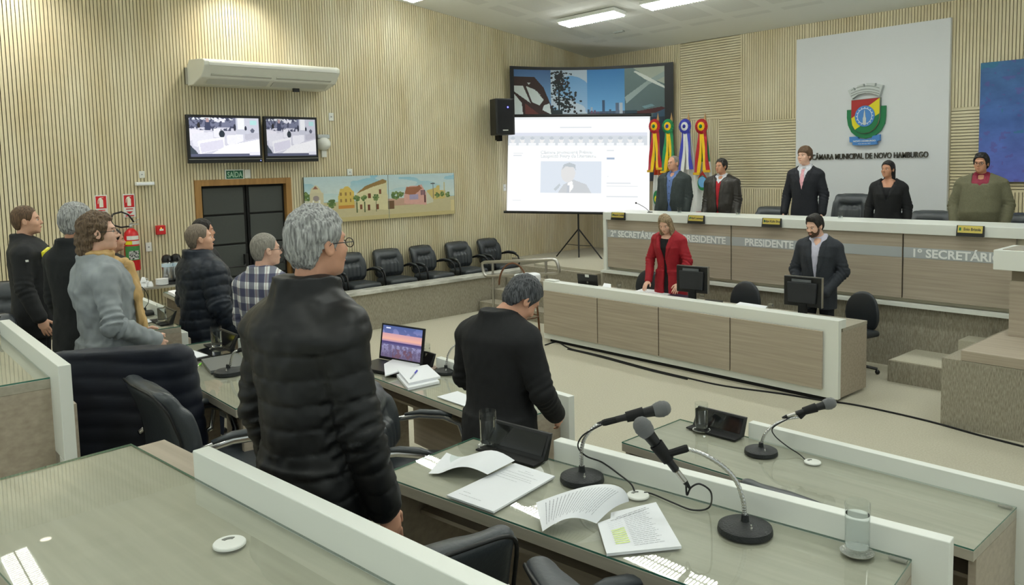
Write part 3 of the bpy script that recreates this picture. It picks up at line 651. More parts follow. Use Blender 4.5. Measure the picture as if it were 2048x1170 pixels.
# faces on the left wall: local x = out of the wall, y = along it (to image right), z up
o = wl('air_conditioner', 'long white split air conditioner high on the slatted wall above the two screens', 'air conditioner', 375, 172)
yl = PXx(645, 150, XW)[1]-o.location[1]; W_ = 1.95
mk('casing', MB().prism([(0, 0), (0, .26), (.10, .34), (.58, .30), (.64, .27), (.64, .21), (.50, .07), (.2, 0)], .0, W_, 'y'), mat('ivory_plastic', (226, 228, 218), .4), o, bevel=.012)
mk('air_outlet', MB().prism([(.645, .255), (.655, .25), (.655, .215), (.645, .21)], .06, W_-.06, 'y'), M_PLATE, o); mk('intake_grille', MB().box(.56, .50, .12, .95, .118, .128) if False else MB().prism([(.33, .012), (.34, .005), (.56, .108), (.55, .118)], .12, .95, 'y').prism([(.33, .012), (.34, .005), (.56, .108), (.55, .118)], 1.02, 1.85, 'y'), mat('grille_grey', (196, 198, 188), .5), o)
mk('bracket', MB().box(0, .03, -.03, 0, .02, .24), M_STEEL, o); mk('drain_valve', MB().cbox((.3, 1.42, -.02), (.04, .09, .05)), M_BLACK, o)
def tvras():
    r = Ras(120, 68, (214, 214, 228)); r.rect(0, 0, 1, .25, (120, 124, 150)); r.rect(0, 0, .62, .06, (232, 236, 240)); r.rect(.35, .0, .5, .12, (240, 240, 250)); r.noise(30, 16, 0, .55, (70, 74, 100), y1=.34, x1=.62); r.rect(.66, 0, 1, .42, (206, 208, 222)); r.rect(.68, 0, .78, .3, (244, 246, 250)); r.rect(.87, .06, .97, .17, (180, 226, 226))
    r.poly([(0, .3), (.2, .33), (.2, .42), (0, .6)], (240, 238, 248)); r.poly([(.03, .42), (.32, .36), (.33, .55), (.1, .75), (.04, .72)], (236, 236, 246)); r.rect(.33, .28, .43, .5, (240, 240, 248)); r.poly([(0, .7), (.1, .9), (.1, 1), (0, 1)], (60, 70, 84))
    r.ell(.45, .42, .04, .1, (36, 48, 62)); r.ell(.13, .2, .02, .07, (30, 24, 30)); r.rect(.22, .1, .29, .33, (60, 66, 96)); r.rect(.235, .02, .275, .12, (190, 160, 160)); r.ell(.64, .25, .02, .09, (40, 44, 66)); r.ell(.8, .27, .015, .06, (32, 36, 60)); r.ell(.9, .33, .03, .06, (96, 100, 120))
    r.poly([(.1, .6), (.48, .49), (.49, .78), (.13, .93)], (250, 250, 255)); r.poly([(.13, .66), (.46, .56), (.47, .78), (.15, .9)], (226, 224, 240)); r.poly([(.52, .45), (.76, .42), (.76, .6), (.56, .72), (.52, .66)], (244, 244, 252)); r.poly([(.78, .42), (.99, .38), (.99, .52), (.79, .58)], (196, 196, 210)); r.poly([(.5, .72), (1, .55), (1, .92), (.3, .92)], (252, 252, 255)); r.rect(0, .93, 1, 1, (90, 94, 120)); r.rect(.84, .88, 1, .97, (236, 236, 246)); r.noise(50, 30, .06); return r
TVR = tvras()
for k, (y0, y1, lab, st) in enumerate(((3.77, 4.80, 'wall television showing the chamber, larger left one beside its twin', .8), (4.84, 5.665, 'wall television showing the chamber, the smaller one on the right beside the soap dispenser', .62))):
    w_ = y1-y0; h_ = .645; t = root('television', lab, 'television', (XW+.16, y0, 2.477), 0)
    mk('housing', MB().box(0, .05, 0, w_, 0, h_), M_BLACK, t, bevel=.006); pic('screen', TVR, lambda u, v, w_=w_: (.053, .035+(w_-.07)*u, .085+(h_-.12)*(1-v)), vcol_mat('tv_picture_%d' % k, .3, emit=st), t); mk('lower_trim', MB().box(.05, .056, .01, w_-.01, .048, .053), M_STEEL, t)
    mk('bracket', MB().box(-.14, 0, w_/2-.1, w_/2+.1, .2, .45), M_BLACKM, t)
    if k == 0: mk('power_light', MB().sph((.055, w_-.03, .025), .006, 6, 4), mat('blue_led', (120, 130, 255), .4, emit=4), t)
o = root('exit_sign', 'green exit sign above the padded door', 'sign', (XW+.005, 4.325, 2.235)); mk('plate', MB().box(0, .02, 0, .27, 0, .15), M_PLATE, o); mk('green_field', MB().box(.02, .023, .015, .255, .022, .135), mat('exit_green', (20, 96, 66), .4), o); text('lettering', 'SAÍDA', .108, mat('exit_lettering', (170, 205, 180), .5), o, (.026, .135, .074), (PI/2, 0, PI/2), bold=.002, width=.215)
o = root('light_switch_plate', 'small white plate right beside the green exit sign', 'switch plate', (XW+.003, 4.61, 2.26)); mk('plate', MB().box(0, .012, 0, .085, 0, .12), M_PLATE, o)
def plate(lab, y, z, w_=.08, h_=.12): o = root('wall_plate', lab, 'switch plate', (XW+.003, y, z)); mk('plate', MB().box(0, .012, 0, w_, 0, h_), M_PLATE, o, bevel=.003); mk('outlet', MB().box(.012, .014, w_*.38, w_*.62, h_*.42, h_*.56), M_INK, o)
plate('white wall plate high up, right of the smaller television', 5.97, 3.09); plate('white wall plate touching the top edge of the street mural', 6.245, 2.255, .09, .1); plate('white wall plate low on the wall beside the fire extinguisher', 3.225, 1.335, .075, .12); plate('white wall plate half hidden by the projection screen', 9.42, 1.89, .07, .12); plate('white wall plate above the emergency lamp', 3.20, 2.30, .07, .09); plate('white wall plate left of the padded door behind the navy jacket man', 3.80, 1.36, .06, .1)
o = root('emergency_lamp', 'white bar emergency lamp on the wall above the fire extinguisher', 'emergency lamp', (XW+.005, 3.14, 2.20)); mk('housing', MB().box(0, .06, 0, .235, 0, .05), M_PLATE, o, bevel=.01); mk('diffuser', MB().box(.06, .066, .01, .225, .012, .038), mat('lamp_cover', (240, 244, 250), .2), o)
o = root('soap_dispenser', 'white rounded dispenser on the wall right of the smaller television', 'dispenser', (XW+.005, 5.72, 2.63)); v = Vol((-.02, -.03, 0), (.16, .28, .25), .008); v.ell((.04, .12, .11), (.09, .115, .10), .02); v.clip(lambda X, Y, Z: -X+0*Y+0*Z); mk('shell', v.mesh(), M_PLATE, o, smooth=True); mk('top_frame', MB().box(0, .07, .02, .22, .19, .25), mat('clear_grey', (190, 196, 198), .2), o, bevel=.01); mk('drip_tray', MB().box(0, .04, .09, .17, -.09, .01), M_PLATE, o)
for k, (y, lab) in enumerate(((2.655, 'red and white fire extinguisher sign, the left one of two'), (2.985, 'red and white fire extinguisher sign directly above the visible extinguisher'))):
    o = root('extinguisher_sign', lab, 'sign', (XW+.003, y, 1.80)); mk('plate', MB().box(0, .006, 0, .145, 0, .30), M_PLATE, o); rd = mk('red_field', MB().box(.006, .008, .012, .133, .13, .285), M_RED, o); W8 = cm('sign_white', (238, 236, 220))
    mk('pictogram', MB().prism([(.05, .145), (.095, .145), (.095, .235), (.085, .25), (.078, .252), (.078, .262), (.10, .262), (.10, .268), (.066, .268), (.05, .262), (.035, .235), (.032, .19), (.038, .19), (.042, .232), (.055, .252), (.05, .235)], .008, .010, 'x'), W8, rd)
    mk('red_text_bars', MB().box(.006, .008, .03, .115, .10, .112).prism([(.03, .075), (.115, .075), (.0725, .04)], .006, .008, 'x').box(.006, .008, .02, .125, .012, .026), M_RED, o)
o = root('fire_alarm', 'small red fire alarm call point on the wall right of the extinguisher', 'alarm', (XW+.005, 3.36, 1.55)); mk('box', MB().box(0, .06, 0, .115, 0, .12), M_RED, o, bevel=.006); mk('face_plate', MB().box(.06, .063, .035, .085, .05, .075), M_PLATE, o); mk('status_light', MB().sph((.064, .055, .085), .006, 6, 4), mat('led_yellow', (240, 220, 60), .4, emit=2), o)
def extinguisher(lab, y):
    o = root('fire_extinguisher', lab, 'fire extinguisher', (XW+.14, y, 1.12)); mk('cylinder', MB().lathe([(.01, 0), (.085, .005), (.09, .02), (.09, .44), (.08, .49), (.045, .53), (.02, .545)], 28), M_RED, o, smooth='auto')
    lb = MB(); 
    for (z0, z1, a0, a1, mi) in ((.40, .45, -.9, .9, 0), (.34, .385, -.2, 1.2, 0), (.34, .385, -1.2, -.2, 1), (.14, .32, -1.3, 1.3, 2), (.15, .26, -.7, .7, 3)):
        lb.m = mi; n = 8; rr = .0912+.0006*mi; vs = []; fs = []
        for i in range(n+1): a = a0+(a1-a0)*i/n; vs += [(rr*cos(a), rr*sin(a), z0), (rr*cos(a), rr*sin(a), z1)]
        for i in range(n): fs.append((2*i, 2*i+2, 2*i+3, 2*i+1))
        lb.add(vs, fs)
    mk('labels', lb, [M_PLATE, cm('label_yellow', (216, 208, 40)), cm('label_green', (62, 128, 70)), mat('label_dark', (60, 62, 62), .5, n=((60, 60, 60), (200, 200, 196), .06))], o)
    mk('valve', MB().lathe([(.02, .54), (.022, .57), (.016, .60)], 12).box(-.02, .02, -.01, .10, .585, .60).tube([(0, -.01, .60), (0, .05, .63), (0, .11, .66)], .007, 6), M_STEEL, o); mk('hose', MB().tube([(0, -.01, .57), (.02, -.12, .565), (.03, -.21, .60), (.03, -.24, .67), (.02, -.2, .74), (.01, -.1, .76), (0, -.02, .72), (0, .02, .66), (0, .04, .62)], .011, 8), M_BLACK, o, smooth=True); return o
extinguisher('red fire extinguisher with black looped hose hung on the slatted wall', 3.02)
extinguisher('red fire extinguisher mostly hidden behind the grey haired man and the woman', 2.66)
# street mural
def street():
    r = Ras(260, 84, (150, 190, 206)); r.grad(0, .55, (140, 190, 210), (206, 222, 216)); r.noise(5, 4, 0, .52, (214, 222, 218), y1=.5, al=.55); r.noise(16, 10, .04, y1=.5)
    r.poly([(0, .70), (.2, .72), (.36, .84), (.52, .80), (.7, .73), (1, .62), (1, 1), (0, 1)], (196, 182, 132)); r.noise(8, 30, .05, y0=.72)
    r.rect(0, .56, 1, .9, (198, 188, 150)); r.rect(0, .5, .1, .74, (206, 206, 190)); r.tree(.012, .42, .03); r.poly([(.03, .36), (.04, .25), (.055, .2), (.065, .17), (.078, .2), (.09, .25), (.105, .36)], (212, 204, 170)); r.rect(.03, .34, .112, .66, (206, 198, 166)); r.poly([(.05, .26), (.065, .19), (.08, .26)], (150, 100, 80)); r.ell(.068, .46, .018, .06, (150, 140, 140)); r.rect(.045, .5, .055, .6, (240, 240, 236)); r.rect(.082, .5, .092, .6, (240, 240, 236))
    r.tree(.16, .6, .03); r.poly([(.2, .45), (.215, .27), (.235, .27), (.24, .24), (.26, .22), (.27, .25), (.3, .35), (.3, .72), (.2, .70)], (214, 186, 100)); r.rect(.2, .64, .3, .72, (200, 140, 70)); 
    for i in range(3):
        for j in range(2): r.rect(.212+i*.03, .36+j*.14, .222+i*.03, .43+j*.14, (150, 120, 70))
    r.poly([(.315, .40), (.40, .24), (.49, .10), (.515, .14), (.52, .80), (.315, .74)], (216, 208, 166)); r.poly([(.315, .40), (.37, .24), (.49, .09), (.515, .13), (.51, .18), (.42, .26)], (146, 118, 72))
    for q in ((.46, .32), (.39, .40), (.44, .66), (.335, .64)): r.rect(q[0], q[1], q[0]+.016, q[1]+.11, (120, 76, 52))
    r.rect(.385, .65, .40, .78, (110, 66, 48)); r.noise(40, 20, .05, y0=.1, y1=.8, x1=.52)
    for x in (.315, .365, .44): r.tree(x, .5, .022); r.rect(x-.002, .58, x+.003, .82, (80, 96, 60))
    r.rect(.52, .55, .7, .72, (196, 160, 140)); r.rect(.52, .6, .56, .78, (110, 84, 60)); r.tree(.57, .48, .03); r.tree(.61, .45, .02)
    r.poly([(.63, .5), (.65, .28), (.66, .3), (.68, .27), (.73, .28), (.755, .25), (.79, .45), (.79, .74), (.63, .68)], (216, 168, 158)); r.poly([(.635, .45), (.65, .3), (.72, .3), (.74, .26), (.76, .34), (.7, .5)], (156, 104, 78)); r.rect(.67, .48, .73, .6, (170, 160, 190))
    for i in range(3): r.rect(.75+.012*i, .38, .756+.012*i, .5, (90, 70, 90))
    r.rect(.775, .5, .785, .68, (100, 60, 60)); r.poly([(.79, .42), (.83, .45), (.84, .68), (.79, .72)], (206, 206, 186)); r.poly([(.79, .4), (.86, .34), (.87, .28), (.89, .28), (.89, .4), (.93, .42), (.93, .6), (.84, .62)], (208, 188, 120)); r.rect(.838, .22, .842, .6, (90, 90, 90)); r.rect(.825, .23, .855, .245, (90, 90, 90))
    r.tree(.87, .52, .02); r.tree(.905, .5, .018); r.tree(.95, .52, .02); r.rect(.92, .22, .926, .5, (200, 190, 140)); r.rect(.97, .66, .995, .92, (214, 200, 150)); r.noise(60, 30, .05); r.rect(.523, 0, .5255, 1, (120, 130, 120)); return r
mu = root('street_mural', 'wide two panel painting of old street houses below the televisions', 'painting', (XW+.05, 5.49, 1.545)); mk('canvas_edge', MB().box(-.035, -.002, 0, 2.79, 0, .70), mat('mural_side', (90, 96, 80), .8), mu); pic('painted_face', street(), lambda u, v: (0, 2.79*u, .70*(1-v)), vcol_mat('paint_colours', .6), mu)

# ------------------------------------------------------------------ curved photo banner, speaker, projection screen
def banner():
    r = Ras(280, 250, (70, 120, 180)); a, b, c = .25, .50, .75
    r.grad(0, .30, (66, 96, 140), (110, 150, 190), 0, a); r.noise(7, 5, .15, x1=a, y1=.3); r.poly([(0, .07), (.14, .07), (.2, .16), (.25, .32), (.25, .45), (0, .45)], (56, 42, 40)); 
    for q in ([(.0, .15), (.06, .15), (.11, .3), (0, .2)], [(.08, .15), (.14, .18), (.2, .27), (.17, .32), (.12, .29)], [(.0, .22), (.05, .3), (.06, .45), (0, .45)], [(.15, .19), (.18, .23), (.15, .2)], [(.2, .32), (.24, .3), (.25, .4), (.19, .36)], [(.09, .12), (.11, .12), (.10, .14)]): r.poly(q, (196, 206, 204))
    r.poly([(.07, .3), (.17, .4), (.07, .42)], (96, 56, 52))
    r.grad(0, .45, (96, 150, 200), (150, 180, 205), a, b); r.noise(5, 6, 0, .5, (196, 204, 208), x0=a, x1=b, y1=.45, al=.7)
    for i in range(260): y = .02+rng.rand()*.36; x = .315+(y-.1)*.12+rng.randn()*(.028+.02*(y > .2)); r.ell(min(max(x, .256), .455), y, .004+.007*rng.rand(), .005+.008*rng.rand(), (28+int(20*rng.rand()), 40, 42))
    r.rect(.30, .1, .312, .45, (30, 38, 40)); r.rect(a, .36, .33, .45, (40, 50, 52))
    r.grad(0, .45, (58, 124, 186), (112, 166, 206), b, c); r.rect(b, .38, c, .45, (70, 88, 104)); r.rect(.6, .28, .618, .42, (60, 80, 104)); r.rect(.52, .34, .535, .42, (150, 165, 180))
    for i in range(12): x = .5+i*.021; r.rect(x, .36+.03*rng.rand(), x+.015, .43, (60+int(50*rng.rand()), 80, 100))
    r.rect(.69, .31, .71, .42, (90, 104, 124)); r.rect(.715, .31, .735, .42, (170, 180, 190)); r.rect(.74, .38, .75, .42, (80, 90, 100))
    r.grad(0, .45, (112, 132, 132), (76, 92, 94), c, 1); r.poly([(.8, 0), (1, 0), (1, .16), (.88, .08)], (170, 178, 164)); r.poly([(.75, .26), (.9, .12), (1, .05), (1, .1), (.9, .16), (.76, .32)], (150, 166, 164)); r.poly([(.82, .03), (.9, .09), (1, .18), (1, .2), (.88, .11), (.81, .04)], (214, 220, 214))
    r.poly([(.83, .39), (.98, .36), (1, .37), (1, .55), (.97, .41), (.83, .42)], (76, 40, 40)); r.poly([(.86, .35), (.92, .33), (.94, .35), (.88, .37)], (110, 140, 146)); r.rect(.75, .38, .83, .45, (40, 60, 70)); r.poly([(.93, .42), (1, .38), (1, .5), (.93, .5)], (54, 78, 96)); r.noise(30, 20, .06, x0=c)
    r.rect(0, .45, 1, 1, (36, 50, 62)); r.noise(8, 8, .3, y0=.45); return r
BA = np.array([-10.86, 9.55]); BB = np.array([-9.03, 11.70])
def arc(u):
    m = (BA+BB)/2; d = BB-BA; n = np.array([-d[1], d[0]])/np.linalg.norm(d); L = np.linalg.norm(d); sg_ = .40; return BA+d*u+n*sg_*(1-(2*u-1)**2)
zt, zb = 4.12, 2.0
bn = root('photo_banner', 'large curved black framed banner of four city photographs in the wall corner', 'banner', (BA[0], BA[1], zb)); 
def bs(u, v, e=0.):
    q = arc(u)-BA; n = np.array([q[0]*0+.762, -.648]); return (q[0]+n[0]*e, q[1]+n[1]*e, (zt-zb)*(1-v))
pic('printed_face', banner(), lambda u, v: bs(.02+.96*u, .02+.96*v, .012), vcol_mat('banner_print', .45), bn)
fm = MB(); N = 24
for (v0, v1) in ((0, .025), (.975, 1.)):
    for i in range(N): fm.add([bs(i/N, v0, -.1), bs((i+1)/N, v0, -.1), bs((i+1)/N, v1, -.1), bs(i/N, v1, -.1), bs(i/N, v0, .02), bs((i+1)/N, v0, .02), bs((i+1)/N, v1, .02), bs(i/N, v1, .02)], [(0, 3, 2, 1), (4, 5, 6, 7), (0, 1, 5, 4), (2, 3, 7, 6)])
for (u0, u1) in ((-.005, .02), (.98, 1.03)): fm.add([bs(u0, 0, -.1), bs(u1, 0, -.1), bs(u1, 1, -.1), bs(u0, 1, -.1), bs(u0, 0, .02), bs(u1, 0, .02), bs(u1, 1, .02), bs(u0, 1, .02)], [(0, 3, 2, 1), (4, 5, 6, 7), (0, 1, 5, 4), (2, 3, 7, 6), (0, 4, 7, 3), (1, 2, 6, 5)])
mk('frame', fm, M_BLACK, bn); bb_ = MB()
for i in range(N): bb_.add([bs(i/N, 0, -.06), bs((i+1)/N, 0, -.06), bs((i+1)/N, 1, -.06), bs(i/N, 1, -.06)], [(0, 1, 2, 3)])
mk('backing', bb_, M_BLACKM, bn)
o = root('loudspeaker', 'black loudspeaker with a blue light on the wall left of the photo banner', 'loudspeaker', (XW+.12, 9.02, 2.88), math.radians(-18)); mk('cabinet', MB().prism([(0, .05), (.08, 0), (.34, 0), (.36, .03), (.36, .32), (.34, .36), (.08, .36), (0, .31)], 0, .62, 'z'), M_BLACK, o, bevel=.01); mk('grille', MB().box(.36, .37, .04, .31, .03, .59), mat('speaker_grille', (26, 27, 30), .8, bump=((900, 900, 900), .6)), o); mk('bracket', MB().box(.0, .12, .15, .21, -.1, .02).box(-.1, .02, .16, .2, -.08, .3), M_BLACKM, o); mk('power_light', MB().sph((.372, .22, .47), .014, 8, 5), mat('blue_led2', (90, 90, 255), .4, emit=5), o); mk('badge', MB().box(.37, .373, .12, .22, .07, .085), M_PLATE, o)
# projection screen on its tripod
t3 = P(1158, 515, .66); vdir = CO-t3; vdir[2] = 0; vdir /= np.linalg.norm(vdir); scx = np.array([vdir[1], -vdir[0], 0.])*-1
def sp(u, v): return PP(u, v, t3+vdir*.06, vdir)
TL, TR, BR, BL_ = sp(1017, 234), sp(1300, 232), sp(1299, 426), sp(1013, 422)
def web():
    r = Ras(220, 150, (255, 255, 255)); r.rect(0, 0, 1, .03, (236, 240, 242)); r.rect(0, .17, .98, .2, (222, 226, 238)); r.rect(0, .2, .98, .30, (214, 220, 226))
    for i in range(14): x = .035+i*.069; r.ell(x, .245, .016, .030, (238, 238, 238)); r.ell(x, .225, .016, .016, (196, 204, 212)); r.rect(x-.026, .275, x+.026, .31, (246, 248, 250))
    r.rect(.235, .47, .665, .80, (222, 230, 240)); r.ell(.43, .59, .05, .10, (226, 226, 226)); r.poly([(.385, .56), (.4, .5), (.44, .48), (.48, .5), (.485, .56), (.47, .53), (.41, .52)], (190, 198, 204)); r.poly([(.36, .8), (.40, .71), (.47, .66), (.56, .71), (.595, .8)], (204, 208, 212)); r.poly([(.43, .69), (.46, .67), (.47, .74), (.44, .8), (.42, .8)], (250, 250, 250)); r.poly([(.425, .72), (.44, .72), (.44, .8), (.42, .8)], (196, 202, 210)); r.poly([(.33, .76), (.37, .70), (.38, .72), (.345, .78)], (198, 206, 212))
    for (x0, y0, x1) in ((.04, .38, .11), (.04, .40, .10), (.37, .11, .59), (.7, .35, .75), (.7, .69, .87), (.7, .72, .92), (.04, .88, .1), (.705, .62, .715), (.7, .83, .92)): r.rect(x0, y0, x1, y0+.010, (226, 230, 234))
    r.rect(.7, .425, .755, .45, (168, 184, 206)); return r
ps = root('projection_screen', 'white tripod projection screen with a pale news web page on it', 'projection screen', t3); L_ = lambda p: tuple(np.array(p)-t3)
pic('screen_surface', web(), lambda u, v: L_((TL*(1-u)+TR*u)*(1-v)+(BL_*(1-u)+BR*u)*v), vcol_mat('projected_page', .8, emit=.78), ps)
M_PAGE = mat('pale_page_letters', (190, 196, 204), .8, emit=.5)
def onscr(u, v): return (TL*(1-u)+TR*u)*(1-v)+(BL_*(1-u)+BR*u)*v+vdir*.004
ex = (TR-TL)/np.linalg.norm(TR-TL); ez = (TL-BL_)/np.linalg.norm(TL-BL_); ey_ = np.cross(ez, ex); rot = Matrix((tuple(ex), tuple(np.cross(-ey_, ex)*-1 if False else ez), tuple(-ey_))).transposed()
for (tx, uu, vv) in (('Câmara promoverá Prêmio', .235, .375), ('Leopoldo Petry de Literatura', .235, .415)):
    t_ = text('headline', tx, .083, M_PAGE, ps, L_(onscr(uu, vv)), (0, 0, 0), 'LEFT', bold=.001); t_.rotation_euler = rot.to_euler()
mk('top_case', MB().tube([L_(TL+ez*.02-ex*.02), L_(TR+ez*.02+ex*.02)], .028, 10), M_BLACK, ps, smooth='auto'); mk('bottom_bar', MB().tube([L_(BL_-ez*.015-ex*.05), L_(BR-ez*.015+ex*.02)], .024, 10), M_BLACK, ps, smooth='auto')
mk('edge_strip', MB().tube([L_(TR+ex*.0), L_(BR+ex*.0)], .006, 4).tube([L_(TL), L_(BL_)], .006, 4), M_STEEL, ps)
mk('pole', MB().tube([(0, 0, .12), (0, 0, 2.6)], .016, 10), M_BLACK, ps, smooth='auto')
for k, (u, v) in enumerate(((1113, 514), (1158, 517), (1206, 522))):
    f = P(u, v, .665)-t3; a_ = np.array(f); mk('leg', MB().tube([(0, 0, .52), tuple(a_+np.array([0, 0, .012]))], .013, 6).tube([(0, 0, .22), tuple(a_*.55+np.array([0, 0, .24]))], .006, 5), M_BLACK, ps, smooth='auto')
# ------------------------------------------------------------------ dais counter
dc = root('dais_counter', 'long raised dais counter with white top, wooden panels and silver band of titles', 'counter', (-8.16, 9.0, .735))
Lc = 6.1; mk('white_top', MB().box(0, Lc, -.03, .62, .765, .875).box(0, .06, -.03, .6, 0, .765), M_WHITE, dc, bevel=.004); mk('plinth', MB().box(.06, Lc-.05, .05, .45, 0, .765), mat('beige_board', (196, 190, 168), .6), dc)
xs_ = [.03, 1.125, 2.225, 3.325, 4.415, 5.52]
for a, b in zip(xs_[:-1], xs_[1:]): mk('front_panel', MB().box(a+.008, b-.008, 0, .03, .045, .765), M_WOOD, dc, bevel=.002)
mk('seam_recess', MB().box(.04, 5.5, .031, .049, .05, .76), M_BLACKM, dc)
M_SIL = mat('silver_band', (178, 184, 186), .35, metal=.1); bd = MB()
for a, b in zip(xs_[:-1], xs_[1:]): bd.box(a+.009, b-.009, -.003, .001, .50, .615)
bd = mk('silver_band', bd, M_SIL, dc)
M_TL = mat('white_title_letters', (240, 242, 240), .5)
for tx, x0, x1 in (('2º SECRETÁRIO', -8.03, -7.16), ('VICE-PRESIDENTE', -7.01, -6.013), ('PRESIDENTE', -5.728, -5.05), ('1º SECRETÁRIO', -3.64, -2.76)): text('title_letters', tx, .125, M_TL, bd, ((x0+x1)/2+8.16, -.006, .553), (PI/2, 0, 0), bold=.0035, width=x1-x0)
# name plates
M_GOLD = mat('brass_plate', (206, 188, 96), .35, metal=.3)
for (u, v, nm, lab) in ((1238, 431, 'Naasom Luciano', 'black and brass name plate at the far left end of the dais'), (1394, 437, 'Vladi Lourenço', 'black and brass name plate between the grey blazer man and the leather jacket man'), (1545, 445, 'Felipe Kuhn Braun', 'black and brass name plate left of the young man with the pink tie'), (1942, 462, 'Enio Brizola', 'black and brass name plate in front of the man in the olive sweater')):
    q = PY(u, v, 8.97); o = root('name_plate', lab, 'name plate', (q[0], 8.965, 1.505)); mk('stand', MB().prism([(0, 0), (-.035, .0), (-.012, .112), (0, .112)], -.13, .13, 'x'), M_BLACK, o)
    pl = mk('brass_face', MB().add([(-.118, -.030, .037), (.118, -.030, .037), (.118, -.0145, .11), (-.118, -.0145, .11)], [(0, 1, 2, 3)]), M_GOLD, o); text('engraved_name', nm, .042, M_INKD, pl, (.02, -.0235, .073), (PI/2-.21, 0, 0), sx=.8, bold=.0006); mk('crest', MB().add([(-.105, -.0265, .058), (-.085, -.0265, .058), (-.085, -.0205, .09), (-.105, -.0205, .09)], [(0, 1, 2, 3)]), M_G, pl)
# ------------------------------------------------------------------ clerks' desk
fd = root('clerk_desk', 'long low white and wood desk of the clerks on the open floor', 'desk', (-7.65, 7.215, 0)); Lf = 4.07
mk('white_frame', MB().prism([(0, .04), (Lf, .04), (Lf, .805), (0, .805)], 0, .055, 'y').box(0, Lf, .055, .15, .72, .805), M_WHITE, fd, bevel=.003)
xf = [.03, 1.0, 1.95, 2.9, 3.93]
for a, b in zip(xf[:-1], xf[1:]): mk('front_panel', MB().box(a+.007, b-.007, -.035, -.012, .12, .69), M_WOOD, fd, bevel=.002)
mk('seam_backing', MB().box(.05, 3.9, -.011, 0, .13, .68), M_BLACKM, fd); mk('worktop', MB().box(.02, Lf-.03, .15, .66, .675, .71), M_TOP, fd, bevel=.003); mk('side_panel', MB().box(Lf-.06, Lf-.03, .06, .65, .03, .675), M_WOOD, fd); mk('side_panel', MB().box(.02, .05, .06, .65, .03, .675), M_WOOD, fd)
mk('plinth', MB().box(.1, Lf-.1, .02, .5, 0, .06), M_BLACKM, fd)
# ------------------------------------------------------------------ councillors' desks
def bench(label, ox, oy, ang, z, zf, L, depth=.47, mirror=False, rail=True, over=.09, lid=False, post=True, s0=.40):
    b = root('councillor_desk', label, 'desk', (ox, oy, z), math.radians(ang), None); h = z-zf
    X = (lambda a, b_: (L-b_, L-a)) if mirror else (lambda a, b_: (a, b_))
    mk('worktop', MB().box(0, L, 0, depth, -.045, -.0065), M_TOP, b, bevel=.002)
    g = MB(); g.m = 1; g.box(0, L, 0, depth, -.006, .0); g.f.pop(0); g.mi = [0, 1, 1, 1, 1]; mk('glass_top', g, [glass_plate(), M_GEDGE], b)
    x0, x1 = X(s0, L+over); y0, y1 = depth, depth+.045
    mk('white_rail', MB().box(x0, x1, y0, y1, -.30, .072).box(*X(L+over-.09 if post else L-.05, L+over), y0, y1, -h+.002, -.30).box(*X(.0, s0), y0, y1, -.30, -.05), M_WHITE, b, bevel=.0025)
    mk('front_panel', MB().box(*X(.02, L+over-.06), y1, y1+.022, -h+.10, -.10), M_WOOD, b)
    mk('side_panel', MB().box(0, .025, .03, depth, -h+.002, -.045), M_WOOD, b); mk('side_panel', MB().box(L-.025, L, .03, depth, -h+.002, -.045), M_WOOD, b)
    mk('shelf', MB().box(.03, L-.03, .16, depth-.01, -.19, -.175), M_WOOD, b)
    a, c = X(.11, .39)
    if lid: mk('screen_lid', MB().box(*X(.03, .45), depth+.002, depth+.085, -.05, -.004), M_WOOD, b, bevel=.002)
    else:
        fm_ = root('flip_monitor', 'black flip-up desk monitor '+label_fm[0], 'monitor', (0, 0, 0)); M_ = b.matrix_basis if False else None
        fm_.location = tuple(np.array([ox, oy, z])+np.array([cos(math.radians(ang))*a-sin(math.radians(ang))*(depth-.05), sin(math.radians(ang))*a+cos(math.radians(ang))*(depth-.05), .001])); fm_.rotation_euler[2] = math.radians(ang)
        wd = c-a; hh = .092; mk('bezel', MB().prism([(0, 0), (.03, -.0), (.062, hh), (.05, hh)], 0, wd, 'x'), M_BLACK, fm_, bevel=.002); mk('screen', MB().add([(.012, .0062, .018), (wd-.012, .0062, .018), (wd-.012, .045, hh-.008), (.012, .045, hh-.008)], [(0, 1, 2, 3)]), mat('dark_glossy_screen', (14, 15, 18), .08, spec=.8), fm_); mk('tray', MB().box(0, wd, -.055, 0, 0, .006), M_BLACKM, fm_)
    return b
label_fm = ['']
def B(fm, *a, **k): label_fm[0] = fm; return bench(*a, **k)
B('', 'near left councillor desk with an empty worktop and a white cable grommet', -2.42, .165, 6., 1.56, .83, 1.62, depth=.487, lid=True)
B('behind the water glass left of the open document stacks', 'near right councillor desk with two microphones and open documents', -2.36, 1.42, 8.3, 1.28, .55, 1.60, depth=.48)
B('beside the water glass of the empty second row desk', 'right second row councillor desk with one microphone and a water glass', -2.50, 2.86, 1.4, 1.0, .27, 1.55, depth=.48)
B('at the end of the far left front desk', 'left edge councillor desk, only its white rail end and glass corner in view', -5.10, .19, -.4, 1.56, .83, 1.56, depth=.47, over=.16)
B('beside the half hidden grey laptop', 'councillor desk left of the black puffer jacket man with laptop and green highlighter', -5.06, 1.39, -.8, 1.28, .55, 1.56, depth=.47)
B('between the open laptop and the white rail', 'councillor desk with the open laptop and the pile of books', -4.74, 2.655, -1.5, 1.0, .27, 1.62, depth=.43, over=.07)
B('at the right end of the scarf woman\'s desk', 'councillor desk in front of the woman with the mustard scarf', -7.28, 1.50, -2., 1.28, .55, 1.56, depth=.43, mirror=True, over=.0, post=False, s0=.44)
B('hidden behind the plaid shirt man', 'councillor desk beside the plaid shirt man, its left wooden corner in view', -7.12, 2.74, -1., 1.0, .27, 1.5, depth=.43)
